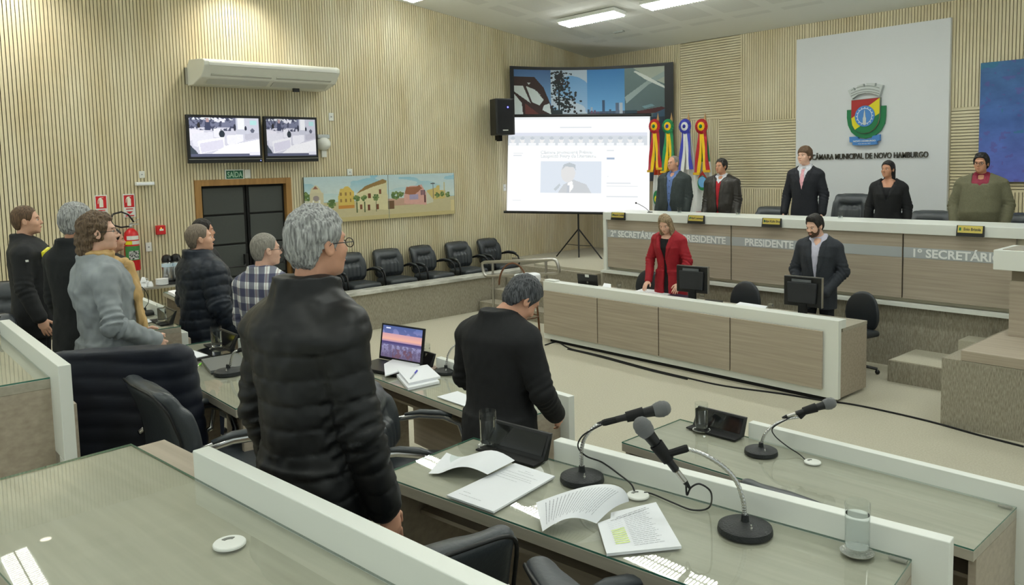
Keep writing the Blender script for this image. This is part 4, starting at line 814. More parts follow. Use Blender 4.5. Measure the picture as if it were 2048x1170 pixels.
B('hidden behind the navy jacket man', 'councillor desk with papers in front of the navy jacket man', -9.45, 2.93, -5., 1.0, .27, 1.5, depth=.43)

# ------------------------------------------------------------------ chairs
def leather_chair(label, loc, rz, group=None, high=.0, m=None, res=.011):
    m = m or M_LEATHER; r_ = root('leather_chair', label, 'chair', loc, rz, group)
    v = Vol((-.30, -.27, .36), (.30, .33, .60), res); v.rbox((0, .02, .45), (.245, .25, .055), .05, .02); v.ell((0, .03, .47), (.22, .22, .05), .03); v.ell((0, .24, .46), (.22, .05, .055), .02)
    V, Q = v.mesh(); V[:, 2] += .004*np.sin(V[:, 0]*30)*np.exp(-((V[:, 1]+.05)/.15)**2)+.006*(vn(V[:, 0]*16, V[:, 1]*16, V[:, 2]*8)-.5); mk('seat', (V, Q), m, r_, smooth=True)
    H_ = .93+high; v = Vol((-.31, -.42, .44), (.31, -.05, H_+.07), res); zc = (.50+H_)/2; hh = (H_-.50)/2
    v.rbox((0, -.24, zc), (.235, .042, hh), .04, .02); v.ell((0, -.21, H_-.075), (.20, .05, .075), .02)
    v.rbox((0, -.205, zc-.07), (.135, .035, hh-.12), .03, .02); v.rbox((-.19, -.215, zc-.02), (.045, .04, hh-.06), .035, .02); v.rbox((.19, -.215, zc-.02), (.045, .04, hh-.06), .035, .02)
    V, Q = v.mesh(); f = V[:, 1] > -.225; dx = .005*np.sin(V[:, 0]*95)*(np.abs(V[:, 0]) < .13)*(V[:, 2] < H_-.16)+.005*(vn(V[:, 0]*26, V[:, 1]*10, V[:, 2]*12)-.5)
    V[:, 1] += dx*f; V[:, 0] *= 1+.10*np.sin((V[:, 2]-.5)/(H_-.5)*PI)-.02; V[:, 1] += .35*np.abs(V[:, 0])**2*1.2-.20*(V[:, 2]-.5)+.10*np.sin((V[:, 2]-.5)/(H_-.5)*PI)*.35
    V[:, 1] -= .0; bk_ = mk('backrest', (V, Q), m, r_, smooth=True)
    pts = []
    for t in np.linspace(0, 2*PI, 41)[:-1]:
        x = .237*np.sign(cos(t))*abs(cos(t))**.35; z = zc+(hh+.0)*np.sign(sin(t))*abs(sin(t))**.35; x *= 1+.10*sin(max(0, min(1, (z-.5)/(H_-.5)))*PI)-.02; pts.append((x, -.275+.42*x*x-.20*(z-.5)+.035*sin((z-.5)/(H_-.5)*PI), z))
    mk('piping', MB().tube(pts, .006, 5, closed=True), M_BLACK, bk_, smooth=True)
    for q in (-1, 1):
        a = mk('armrest', MB().tube([(q*.23, .14, .40), (q*.30, .18, .43), (q*.315, .20, .52), (q*.31, .17, .62), (q*.305, .08, .665), (q*.30, -.06, .675), (q*.29, -.18, .655), (q*.26, -.27, .62)], [.016, .018, .017, .018, .022, .022, .018, .014], 8, flat=.7), M_BLACK, r_, smooth=True)
        mk('arm_pad', MB().tube([(q*.307, .13, .668), (q*.304, .06, .688), (q*.30, -.05, .695), (q*.293, -.14, .682)], [.014, .026, .026, .014], 8, flat=.55), m, a, smooth=True)
    mk('gas_column', MB().lathe([(.028, .12), (.028, .28), (.018, .28), (.018, .42)], 12), M_BLACK, r_, smooth='auto'); mk('seat_plate', MB().box(-.12, .12, -.1, .12, .385, .41), M_BLACK, r_)
    b = MB(); 
    for i in range(5): a = 2*PI*i/5+.3; b.tube([(0, 0, .12), (.28*cos(a), .28*sin(a), .075)], [.024, .016], 6)
    sb = mk('star_base', b, M_BLACK, r_, smooth='auto')
    for i in range(5): a = 2*PI*i/5+.3; mk('caster', MB().sph((.28*cos(a), .28*sin(a), .030), (.022, .022, .030), 8, 6), M_BLACK, sb, smooth=True)
    return r_
GALL = 'leather chairs in a row along the left wall'
gal = leather_chair('black leather chair behind the parapet, farthest right of the row under the photo banner', (-10.62, 8.97, .13), -PI/2+.12, GALL, res=.012)
for k, (y_, lab) in enumerate(((8.25, 'black leather chair behind the parapet, second from the right end of the row'), (7.52, 'black leather chair behind the parapet, middle one of the visible row'), (6.82, 'black leather chair behind the parapet, second from the grey haired man in the puffer jacket'), (6.14, 'black leather chair behind the parapet, nearest fully visible one to the puffer jacket man'), (5.47, 'black leather chair behind the parapet, mostly hidden by the puffer jacket man'))):
    dup(gal, (-10.60+.02*(k % 2), y_, .13), -PI/2+(.02, .16, -.03, .03, .05)[k], lab, GALL)
ch = leather_chair('black leather armchair in the left foreground with its chrome armrest toward the puffer jacket man', (-3.56, 1.31, .55), math.radians(0), None, high=-.02, res=.009)
for c in ch.children:
    if c.name.startswith('armrest'): c.data.materials[0] = M_CHROME
dup(ch, (-4.2, 1.17, .55), math.radians(65), 'leather chair draped with the dark quilted coat')
dup(ch, (-3.45, 2.33, .27), math.radians(-45), 'black leather chair beside the puffer jacket man at the book desk')
dup(ch, (-1.79, 1.07, .55), math.radians(82), 'black leather chair at the bottom edge in front of the near right desk')
c2 = leather_chair('grey black leather chair at the bottom edge right of the larger chair', (-1.06, 1.44, .55), math.radians(-20), None, m=M_LEATHER2, high=-.06, res=.011)
dup(c2, (-2.08, 2.74, .27), math.radians(12), 'grey leather chair tucked under the second row desk')
dup(ch, (-1.40, 2.84, .25), math.radians(-3), 'black chair back rising in front of the second row desk')
dup(c2, (-6.1, .7, .55), math.radians(-100), 'grey leather chair with a pleated front behind the left edge desk')
dup(c2, (-8.0, 1.15, .55), math.radians(-120), 'dark leather chair cut by the left edge of the photo')
dup(c2, (-8.35, 2.15, .27), math.radians(-20), 'grey leather chair in front of the coffee table')
dup(c2, (-5.50, 2.20, .27), math.radians(5), 'grey leather chair whose curved back shows between the navy jacket man and the glass')
dh = leather_chair('tall black leather chair behind the young man in the dark suit', (-5.28, 10.75, .70), PI+.12, 'leather chairs on the dais', high=.20, res=.012)
for (x_, y_, h_, lab) in ((-6.43, 10.6, 0, 'low black leather chair on the dais between the leather jacket man and the young man'), (-4.15, 10.6, 0, 'low black leather chair on the dais right of the woman in black'), (-3.05, 10.6, 0, 'low black leather chair on the dais at the right edge'), (-7.35, 10.75, 0, 'low black leather chair on the dais between the two men at the flags')):
    dup(gal, (x_, y_, .701), PI+.1, lab, 'leather chairs on the dais')
def clerk_chair(label, loc, rz):
    r_ = root('office_chair', label, 'chair', loc, rz, 'rounded office chairs at the clerk desk'); v = Vol((-.26, -.33, .46), (.26, -.1, .98), .012); v.ell((0, -.22, .66), (.205, .05, .22), .02); v.ell((0, -.22, .60), (.205, .045, .18), .03); V, Q = v.mesh(); V[:, 1] += V[:, 0]**2*.9; mk('backrest', (V, Q), mat('dark_vinyl', (44, 48, 52), .4), r_, smooth=True)
    v = Vol((-.25, -.24, .36), (.25, .26, .52), .014); v.rbox((0, .0, .44), (.22, .21, .035), .035, .02); mk('seat', v.mesh(), mat('dark_vinyl', (44, 48, 52), .4), r_, smooth=True); mk('back_bar', MB().tube([(0, -.05, .40), (0, -.24, .40), (0, -.27, .55), (0, -.255, .66)], .018, 8), M_BLACK, r_, smooth=True)
    mk('gas_column', MB().lathe([(.025, .1), (.025, .4)], 10), M_BLACK, r_); b = MB()
    for i in range(5): a = 2*PI*i/5; b.tube([(0, 0, .11), (.27*cos(a), .27*sin(a), .06)], .016, 6); b.sph((.27*cos(a), .27*sin(a), .028), .027, 8, 5)
    mk('star_base', b, M_BLACK, r_, smooth='auto'); return r_
ck = clerk_chair('rounded black office chair between the two computer monitors', (-5.36, 8.25, -.0), PI)
dup(ck, (-4.03, 8.40, .0), PI-.2, 'rounded black office chair right of the man in the open suit'); dup(ck, (-6.95, 8.35, .0), PI, 'rounded office chair half hidden behind the woman in red')
# ------------------------------------------------------------------ microphones, glasses, papers
def smooth_path(pts, n=6):
    pts = [np.array(p, float) for p in pts]; out = []
    q = [2*pts[0]-pts[1]]+pts+[2*pts[-1]-pts[-2]]
    for i in range(1, len(q)-2):
        for t in np.linspace(0, 1, n, endpoint=False):
            a, b, c, d = q[i-1], q[i], q[i+1], q[i+2]; out.append(.5*((2*b)+(-a+c)*t+(2*a-5*b+4*c-d)*t*t+(-a+3*b-3*c+d)*t**3))
    out.append(pts[-1]); return out
def mic_stand(label, u, v, z, neck, az=None, mic=None, cable=None, r=.075, neck_r=.0065):
    """base disc centre at pixel u,v on height z; neck and microphone points lie in a vertical plane through the base"""
    c = P(u, v, z); o = root('desk_microphone', label, 'microphone', c); pr = [(r, 0), (r, .004), (r*.97, .016), (r*.85, .021), (.02, .026), (.012, .030), (.010, .050), (0, .050)]
    bs_ = mk('base', MB().lathe(pr, 40), mat('black_crackle', (30, 33, 34), .5, bump=((200, 200, 200), .3)), o, smooth='auto'); mk('switch', MB().lathe([(.005, .02), (.004, .03), (.002, .031), (.002, .038)], 8, c=(r*.55*cos(-.6), r*.55*sin(-.6), 0)), M_CHROME, bs_, smooth='auto')
    d = np.array([cos(math.radians(az)), sin(math.radians(az)), 0]); n = np.array([-d[1], d[0], 0]); L = lambda q: PP(q[0], q[1], c, n)-c
    pts = [np.array([0, 0, .045])]+[L(q) for q in neck]; sp_ = smooth_path(pts, 14); rr = [neck_r*(1+.13*sin(i*2.1)) for i in range(len(sp_))]; mk('gooseneck', MB().tube([tuple(p) for p in sp_], rr, 10), M_CHROME, o, smooth=True)
    if mic:
        a, b = L(mic[0]), L(mic[1]); ln = np.linalg.norm(b-a); ax = (b-a)/ln; m_ = MB(); T = Matrix.Translation(Vector(a)) @ Vector((0, 0, 1)).rotation_difference(Vector(ax)).to_matrix().to_4x4(); m_.T = T; s_ = ln/.185
        m_.lathe([(.0, 0), (.011, 0), (.0115, .03), (.0125, .03), (.0135, .06), (.0185, .125), (.0200, .132)], 20); hd = mk('handle', m_, M_BLACK, o, smooth='auto')
        m_ = MB(); m_.T = T; m_.lathe([(.021, .130), (.0255, .142), (.0265, .152), (.0265, .156)], 24); m_.lathe([(.0275, .154), (.0275, .160)], 24); m_.lathe([(.0262, .158), (.0245, .172), (.018, .182), (.009, .187), (0, .188)], 24); mk('grille', m_, mat('mic_mesh', (150, 152, 154), .45, metal=.6, bump=((1100, 1100, 1100), 1.)), o, smooth='auto')
        m_ = MB(); m_.T = T; m_.lathe([(.0, -.042), (.0085, -.042), (.0085, -.004), (.0, -.004)], 14); mk('connector', m_, M_STEEL, o, smooth='auto'); m_ = MB(); m_.T = T; m_.lathe([(.0, -.066), (.004, -.066), (.0085, -.043), (0, -.042)], 12); mk('cable_boot', m_, M_BLACK, o, smooth='auto')
        # clip
        e = pts[-1]; k = a+ax*.055; m_ = MB(); m_.tube([tuple(e-(k-e)*.1), tuple(e), tuple(e+(k-e)*.6), tuple(k)], [.010, .012, .011, .012], 8); m_.T = T; m_.lathe([(.0175, .035), (.021, .095), (.0195, .095), (.016, .035), (.0175, .035)], 14, cap=False); mk('clip', m_, M_BLACKM, o, smooth='auto')
    if cable: mk('cable', MB().tube([tuple((np.array(p)-c)) for p in smooth_path(cable, 8)], .0028, 6), M_BLACK, o, smooth=True)
    return o
R1z, Az = 1.28, 1.0
def planep(u, v, c, az): d = np.array([cos(math.radians(az)), sin(math.radians(az)), 0]); return PP(u, v, c, np.array([-d[1], d[0], 0]))
c = P(1164, 960, R1z); A45 = 46
cb = [planep(1218, 843, c, A45), planep(1195, 853, c, A45)+[0.004, -.01, 0], planep(1170, 870, c, A45)+[.0, -.012, 0], planep(1156, 893, c, A45), planep(1172, 912, c, A45), P(1205, 925, R1z+.04), P(1240, 950, R1z+.02), P(1262, 968, R1z+.02), P(1270, 985, R1z+.003)]
mic_stand('desk microphone pointing right, nearest the left document stack', 1164, 960, R1z, [(1163, 920), (1164, 895), (1172, 872), (1190, 853), (1210, 845)], A45, [(1232, 839), (1335, 815)], cb)
c = P(1490, 1062, R1z)
cb = [planep(1372, 970, c, 221), planep(1374, 990, c, 221), planep(1382, 975, c, 221), planep(1400, 968, c, 221), planep(1422, 985, c, 221), P(1418, 1015, R1z+.01), P(1385, 1020, R1z+.004), P(1345, 1005, R1z+.004), P(1305, 988, R1z+.004), P(1288, 985, R1z+.006)]
mic_stand('largest desk microphone in front, its head tilted up to the left', 1490, 1062, R1z, [(1489, 1025), (1486, 1000), (1472, 962), (1445, 932), (1405, 908), (1372, 897)], 221, [(1352, 940), (1283, 850)], cb, r=.078)
c = P(1522, 906, Az)
cb = [planep(1592, 828, c, A45), planep(1575, 838, c, A45)-[0, .01, 0], planep(1548, 855, c, A45)-[0, .01, 0], P(1550, 872, Az+.06), P(1575, 893, Az+.03), P(1598, 908, Az+.01), P(1612, 921, Az+.003)]
mic_stand('desk microphone on the empty second row desk', 1522, 906, Az, [(1523, 886), (1530, 868), (1548, 850), (1575, 838), (1600, 834)], A45, [(1592, 827), (1662, 806)], cb)
mic_stand('desk microphone partly hidden behind the man in the black suit', 892, 745, Az, [(893, 725), (897, 708), (907, 693), (925, 684)], A45, [(940, 682), (985, 668)])
mic_stand('desk microphone base partly hidden by the puffer jacket man', 457, 747, R1z, [(460, 730), (463, 716), (468, 705), (480, 700)], A45, [(495, 698), (560, 682)])
mic_stand('desk microphone near the mustard scarf with a looped cable', 290, 628, R1z, [(281, 612), (277, 596), (276, 582), (284, 574)], A45, [(236, 590), (262, 572)] if False else None, [P(284, 574, 1.50), P(293, 585, 1.45), P(297, 603, 1.38), P(290, 615, 1.33), P(283, 622, 1.31)])
c = PY(1300, 428, 9.25); o = root('gooseneck_microphone', 'thin black gooseneck microphone at the left end of the dais', 'microphone', (c[0], 9.25, 1.61)); q = PY(1272, 406, 9.25)-np.array([c[0], 9.25, 1.61]); mk('neck', MB().tube([tuple(p) for p in smooth_path([(0, 0, 0), (q[0]*.3, 0, .06), (q[0]*.75, 0, q[2]-.02), tuple(q)])], .004, 6).lathe([(.04, 0), (.04, .01), (.006, .014)], 16), M_BLACK, o, smooth='auto'); mk('capsule', MB().sph(tuple(q), .014, 8, 6), M_BLACKM, o, smooth=True)
# table grommets
def grommet(label, u, v, z, r=.036, hole=True):
    o = root('cable_grommet', label, 'grommet', P(u, v, z)); mk('cap', MB().lathe([(r, 0), (r, .004), (r*.95, .006), (0, .0065)], 32), M_PLATE, o, smooth='auto')
    if hole: mk('slot', MB().prism([(r*.62*cos(a), r*.62*sin(a)) for a in np.linspace(2.2, 3.6, 8)]+[(r*.36*cos(a), r*.36*sin(a)) for a in np.linspace(3.6, 2.2, 8)], .0062, .0075, 'z'), mat('slot_grey', (120, 122, 116), .7), o)
grommet('white round cable grommet on the empty near left desk', 459, 1089, 1.56, .034); grommet('white round cable grommet between the two front microphones', 1276, 992, R1z); grommet('white round cable grommet on the second row desk', 1625, 925, Az, .036)
# water glasses
M_GL = glass_plate('clear_glass', (.97, .98, .98)); M_WA = mat('water', (250, 252, 252), .01, trans=1., ior=1.12)
def glass(label, loc, h=.135, fill=.7, r=.031, coaster=True, group=None):
    o = root('water_glass', label, 'glass', loc, 0, group); z0 = .010 if coaster else .001
    mk('tumbler', MB().lathe([(0, z0), (r*.96, z0), (r, z0+h), (r-.0016, z0+h), (r*.96-.0018, z0+.012), (0, z0+.012)], 32), M_GL, o, smooth='auto')
    mk('water', MB().lathe([(0, z0+.0125), (r*.96-.0022, z0+.0125), (r*.96+.0014*fill-.0022, z0+h*fill), (0, z0+h*fill)], 32), M_WA, o, smooth='auto')
    if coaster: mk('coaster', MB().lathe([(.0, 0), (.03, 0), (.043, .006), (.044, .0085), (.03, .0045), (.0, .004)], 32), mat('silver_coaster', (205, 205, 200), .2, metal=.9, bump=((120, 120, 120), .6)), o, smooth='auto')
    return o
g0 = glass('water glass on a silver coaster nearest the camera at the lower right', P(1714, 1108, R1z), fill=.76, r=.033)
dup(g0, P(977, 895, R1z), 0, 'water glass on a coaster in front of the black suited man'); dup(g0, P(1403, 862, Az), 0, 'water glass on the second row desk beside the microphone')
dup(g0, P(434, 699, R1z), 0, 'half full water glass on the desk with the highlighter'); dup(g0, P(325, 647, R1z), 0, 'water glass on the desk of the woman with the mustard scarf'); dup(g0, P(852, 729, Az), 0, 'small water glass right of the open laptop'); dup(g0, P(474, 606, Az), 0, 'water glass between the navy jacket man and the plaid shirt man')
for (u, v, lab) in ((1238, 577, 'small water tumbler left of the woman in red'), (1404, 597, 'small water tumbler at the foot of the left computer monitor'), (1541, 616, 'small water tumbler left of the right computer monitor')):
    glass(lab, P(u, v, .712), .09, .5, .032, False)
for (u, lab) in ((1359, 'small water tumbler on the dais in front of the grey blazer man'), (1476, 'small water tumbler on the dais in front of the leather jacket man'), (1681, 'small water tumbler on the dais before the tall leather chair')):
    q = PY(u, 430, 9.3); glass(lab, (q[0], 9.3, 1.61), .085, .4, .03, False)
# papers
def sheet(name, S, par, m=M_PAPER, nu=12, nv=12):
    V = np.array([S(i/nu, j/nv) for j in range(nv+1) for i in range(nu+1)]); idx = np.arange((nu+1)*(nv+1)).reshape(nv+1, nu+1); Q = np.stack([idx[:-1, :-1], idx[:-1, 1:], idx[1:, 1:], idx[1:, :-1]], -1).reshape(-1, 4); o = mk(name, (V, Q), m, par, smooth=True); return o
def lines(S, par, rows, m=M_INK, off=.0008, sgn=1, seed=1, name='printed_text'):
    rs = np.random.RandomState(seed); mb = MB()
    for (v0, u0, u1, th) in rows:
        u = u0
        while u < u1-.01:
            w_ = min(.03+.06*rs.rand(), u1-u); n_ = 3; vs = []
            for k in range(n_+1):
                for vv in (v0, v0+th):
                    uu = u+w_*k/n_; p = np.array(S(uu, vv)); e = 1e-3; nn = np.cross(np.array(S(uu+e, vv))-p, np.array(S(uu, vv+e))-p); nn /= np.linalg.norm(nn)+1e-12; vs.append(tuple(p+nn*off*sgn))
            mb.add(vs, [(2*k, 2*k+2, 2*k+3, 2*k+1) for k in range(n_)]); u += w_+.012
    return mk(name, mb, m, par)
def doc(label, u, v, z, corners, flip, rows, seed=1, ink=M_INK, stack=.006, cat='document'):
    """corners: four pixels of the lower stack (start of text, going right, down, left); flip: function for the turned page"""
    o = root('document', label, cat, P(u, v, z)); c = P(u, v, z); K = [P(q[0], q[1], z+stack)-c for q in corners]
    S = lambda a, b: tuple((K[0]*(1-a)+K[1]*a)*(1-b)+(K[3]*(1-a)+K[2]*a)*b)
    mb = MB(); lo = [k-np.array([0, 0, stack]) for k in K]; mb.add([tuple(k) for k in lo]+[tuple(k) for k in K], [(0, 1, 5, 4), (1, 2, 6, 5), (2, 3, 7, 6), (3, 0, 4, 7), (4, 5, 6, 7), (3, 2, 1, 0)]); mk('page_stack', mb, M_PAPER, o); s_ = 1 if np.cross(K[1]-K[0], K[3]-K[0])[2] > 0 else -1
    lines(S, o, rows, ink, sgn=s_, seed=seed); return o, c, S, s_
rowsA = [(.06+.028*i, .12, .12+(.55 if i < 4 else .78)*(1 if i % 5 else .5), .004) for i in range(30)]
# left document: lower page + page folded over to the upper left
o, c, S, s_ = doc('left open document with one page curled over on the near right desk', 1000, 960, R1z, [(1030, 926), (1110, 952), (987, 1023), (893, 990)], None, [(.10, .42, .55, .004), (.14, .3, .7, .004), (.20, .1, .85, .004), (.26, .1, .8, .004), (.30, .1, .84, .004), (.36, .1, .6, .004), (.84, .12, .3, .004), (.9, .12, .6, .004)], 2)
a0, a1 = P(975, 949, R1z+.02)-c, P(1030, 921, R1z+.022)-c; b0, b1 = P(857, 947, R1z+.003)-c, P(893, 905, R1z+.004)-c
def S2(u, v, a0=a0, a1=a1, b0=b0, b1=b1): p = (a0*(1-v)+a1*v)*(1-u)+(b0*(1-v)+b1*v)*u; return (p[0], p[1], p[2]+.026*sin(PI*min(1, u*1.25))*(1-.3*v)+.012*sin(u*PI*2)*v)
sheet('turned_page', S2, o)
# right document
o, c, S, s_ = doc('right open document with highlighted list rows and a turned printed page', 1280, 1050, R1z, [(1222, 1025), (1312, 1004), (1363, 1092), (1213, 1107)], None, [], 3, stack=.008)
K = [P(q[0], q[1], R1z+.0085)-c for q in ((1195, 1046), (1312, 1004), (1363, 1092), (1213, 1107))]
S = lambda a, b: tuple((K[0]*(1-a)+K[1]*a)*(1-b)+(K[3]*(1-a)+K[2]*a)*b)
mb = MB(); mb.add([tuple(k) for k in K], [(3, 2, 1, 0)]); mk('top_page', mb, M_PAPER, o)
lines(S, o, [(.10+.045*i, .40, .40+.35+.1*((i*7) % 3)/3, .006) for i in range(18)], M_INK, sgn=-1, seed=5); lines(S, o, [(.04, .3, .8, .007), (.08, .2, .84, .007)], M_INKD, sgn=-1, seed=8)
M_HL = mat('yellow_green_highlight', (222, 240, 150), .8)
mb = MB()
for i in range(8): b = .36+.055*i; mb.add([tuple(np.array(S(a_, b_))+[0, 0, .0005]) for a_, b_ in ((.16, b), (.36, b), (.36, b+.03), (.16, b+.03))], [(0, 1, 2, 3)])
mk('highlighting', mb, M_HL, o); lines(S, o, [(.12+.055*i, .14, .36, .005) for i in range(13)], mat('light_print', (196, 200, 206), .8), sgn=-1, seed=4)
a0, a1 = P(1193, 1047, R1z+.012)-c, P(1252, 1001, R1z+.02)-c
def S3(u, v):
    A = P(1193, 1047, R1z+.012)-c; B_ = P(1258, 1003, R1z+.02)-c; C_ = P(1252, 953, R1z+.115)-c; D_ = P(1085, 1063, R1z+.012)-c; E_2 = P(1072, 1005, R1z+.03)-c
    near = A*(1-u)+D_*u+np.array([0, 0, .028*sin(PI*u)]); far = B_*(1-u)**2+2*u*(1-u)*(C_*1.0)+E_2*u**2
    t = u; ff = (B_*(1-t)**3+3*t*(1-t)**2*(C_+np.array([0, 0, .02]))+3*t*t*(1-t)*(P(1150, 975, R1z+.06)-c)+E_2*t**3); p = near*(1-v)+ff*v; return (p[0], p[1], p[2]+.012*sin(PI*v)*(1-u))
sheet('turned_page', S3, o, nu=20)
lines(lambda a, b: S3(b, a), o, [(.18+.035*i, .12+.1*((i*5) % 3)/3, .86, .006) for i in range(22)], M_INK, sgn=1, seed=6, off=.0012); lines(lambda a, b: S3(b, a), o, [(.18+.035*i, .12+.1*((i*5) % 3)/3, .86, .006) for i in range(22)], M_INK, sgn=-1, seed=6, off=.0012)
# small metal maker plates on the glass corners
for (u, v, z, lab) in ((1796, 1120, R1z, 'small metal clip plate on the glass corner of the near right desk'), (2010, 1014, Az, 'small metal clip plate on the glass corner of the second row desk')):
    o = root('glass_clip', lab, 'clip', P(u, v, z), math.radians(8)); mk('plate', MB().cbox((0, 0, .002), (.045, .016, .004)), M_STEEL, o)
# laptop desk things
c = P(843, 738, Az); dd = P(757, 722, Az)-c; dd[2] = 0; wd = np.linalg.norm(dd); az_ = math.atan2(dd[1], dd[0])
o = root('open_laptop', 'open black laptop showing a sunset beach wallpaper', 'laptop', (c[0], c[1], Az), az_)   # local x runs to the image left
mk('keyboard_base', MB().box(0, wd, 0, .24, .002, .020), M_BLACK, o, bevel=.004); 
T = Matrix.Rotation(math.radians(-9 if False else 9), 4, 'X')
ls = MB(); ls.box(0, wd, -.012, 0, .02, .27); lid = mk('lid', ls, M_BLACK, o, bevel=.004); lid.rotation_euler = (math.radians(10), 0, 0)
r = Ras(120, 74, (100, 90, 140)); r.grad(0, .26, (84, 104, 160), (130, 130, 176)); r.noise(6, 4, 0, .5, (60, 78, 130), y1=.25, al=.6); r.grad(.24, .42, (196, 150, 160), (226, 170, 150)); r.grad(.42, .5, (226, 170, 150), (150, 124, 160)); r.grad(.5, .6, (60, 50, 100), (90, 84, 130)); r.grad(.6, 1, (140, 138, 176), (96, 84, 110)); r.noise(24, 14, 0, .5, (90, 80, 112), y0=.6, al=.8); r.noise(20, 12, 0, .5, (104, 66, 74), x0=.3, x1=.8, y0=.72, al=.7); r.rect(.08, .06, .2, .1, (210, 215, 235))
pic('wallpaper', r, lambda u, v: (wd-.018-(wd-.036)*u, .0015, .258-(.218)*v), vcol_mat('laptop_picture', .2, emit=.9), lid)
c = P(830, 757, Az+.004)
bk_ = root('book_stack', 'white spiral notebook pile with a pen on the book desk', 'notebook', P(838, 770, Az), 0); cc = P(838, 770, Az)
for k, (h0, h1, jit, nm) in enumerate(((0, .016, 0, 'lower_book'), (.0165, .032, 4, 'upper_book'))):
    K = [P(q[0]+jit*.5, q[1]+5-jit*1.2, Az)-cc for q in ((793, 748), (853, 738), (879, 762), (816, 776))]; mk(nm, MB().add([(k_[0], k_[1], h0) for k_ in K]+[(k_[0], k_[1], h1) for k_ in K], [(0, 1, 2, 3), (7, 6, 5, 4), (0, 4, 5, 1), (1, 5, 6, 2), (2, 6, 7, 3), (3, 7, 4, 0)]), M_PAPER, bk_)
def pen(label, u0, v0, u1, v1, z, m): a, b = P(u0, v0, z+.005), P(u1, v1, z+.005); o = root('pen', label, 'pen', a); d = b-a; mk('barrel', MB().tube([(0, 0, 0), tuple(d*.62)], .0042, 8), M_PLATE if m == 'g' else mat('clear_barrel', (170, 175, 185), .3), o, smooth='auto'); mk('cap', MB().tube([tuple(d*.62), tuple(d)], .0052, 8), mat('lime_cap', (130, 210, 60), .4) if m == 'g' else mat('blue_cap', (60, 60, 190), .4), o, smooth='auto')
pen('blue capped pen lying on the white notebook', 821, 757, 834, 741, Az+.032, 'b'); pen('green and white highlighter beside the grey laptop', 388, 738, 402, 727, R1z, 'g')
def flatsheet(name, label, cat, pts, z, m, th=.003, lift=0.):
    c = P(pts[0][0], pts[0][1], z); o = root(name, label, cat, c); K = [P(q[0], q[1], z+th)-c for q in pts]; n = len(K); mk('sheet' if th < .01 else 'body', MB().add([(k[0], k[1], 0.0005) for k in K]+[(k[0], k[1], th+lift*(i % 2)) for i, k in enumerate(K)], [tuple(range(n))[::-1], tuple(range(n, 2*n))]+[(i, (i+1) % n, n+(i+1) % n, n+i) for i in range(n)]), m, o); return o
flatsheet('loose_paper', 'white paper sheets raised against the open laptop', 'paper', [(770, 751), (768, 728), (797, 712), (840, 729)], Az+.021, M_PAPER, .008); flatsheet('notepad', 'brown pad between the laptop and the flip monitor', 'notepad', [(832, 737), (860, 743), (878, 733), (852, 728)], Az, mat('brown_pad', (150, 130, 118), .7), .006)
flatsheet('loose_paper', 'white sheet at the desk edge left of the black suit', 'paper', [(874, 793), (930, 812), (935, 790), (915, 782)], Az, M_PAPER, .004)
flatsheet('document_folder', 'white papers on a black folder near the scarf woman', 'folder', [(349, 706), (362, 727), (420, 712), (395, 701)], R1z, M_BLACKM, .010); flatsheet('loose_paper', 'white printed pages lying on the black folder', 'paper', [(350, 705), (362, 722), (416, 710), (386, 700)], R1z+.011, M_PAPER, .004)
flatsheet('tablet', 'black glossy tablet under the half full water glass', 'tablet', [(395, 700), (425, 712), (478, 703), (440, 688)], R1z, mat('dark_glossy_screen', (14, 15, 18), .08), .007)
o = flatsheet('laptop', 'flat grey laptop keyboard half hidden by the puffer jacket man', 'laptop', [(402, 718), (421, 742), (500, 728), (475, 706)], R1z, mat('grey_metal', (130, 134, 134), .4, metal=.4), .016)
flatsheet('loose_paper', 'white papers on the desk left of the scarf end', 'paper', [(262, 640), (276, 650), (311, 641), (285, 636)], R1z, M_PAPER, .003); flatsheet('loose_paper', 'white paper pile on the desk in front of the navy jacket man', 'paper', [(336, 582), (352, 590), (388, 584), (372, 576)], Az, M_PAPER, .03); flatsheet('envelope', 'buff paper under the white pile near the navy jacket man', 'envelope', [(352, 592), (374, 604), (392, 598), (370, 588)], Az, mat('buff_paper', (214, 190, 140), .8), .006)
# clerk desk things
def pc(label, x, y, rz):
    o = root('computer_monitor', label, 'monitor', (x, y, .712), rz); o.scale = (.86, .9, .93); mk('back_shell', MB().prism([(-.235, .13), (.235, .13), (.235, .46), (-.235, .46)], 0, .035, 'y'), M_BLACK, o, bevel=.008); mk('rear_bulge', MB().prism([(-.17, .17), (.17, .17), (.185, .40), (-.185, .40)], -.03, 0, 'y'), mat('monitor_back', (38, 40, 44), .5), o, bevel=.01); mk('vent', MB().box(-.12, .12, -.034, -.028, .405, .435).box(-.06, .06, -.036, -.03, .41, .43), mat('vent_grey', (90, 94, 98), .5), o); mk('silver_edge', MB().box(-.237, .237, .02, .04, .457, .465).box(.233, .239, .0, .04, .13, .46), M_STEEL, o); mk('screen', MB().box(-.215, .215, .035, .037, .15, .44), mat('dark_glossy_screen', (14, 15, 18), .08), o)
    mk('stand', MB().box(-.05, .05, -.01, .03, .01, .16).lathe([(.12, 0), (.12, .01), (.03, .018)], 24), M_BLACK, o); return o
q = P(1386, 592, .712); pc('computer monitor seen from behind, left one beside the woman in red', -5.51, 7.56, .12); pc('computer monitor seen from behind, right one before the bearded man', -4.14, 7.56, .06)
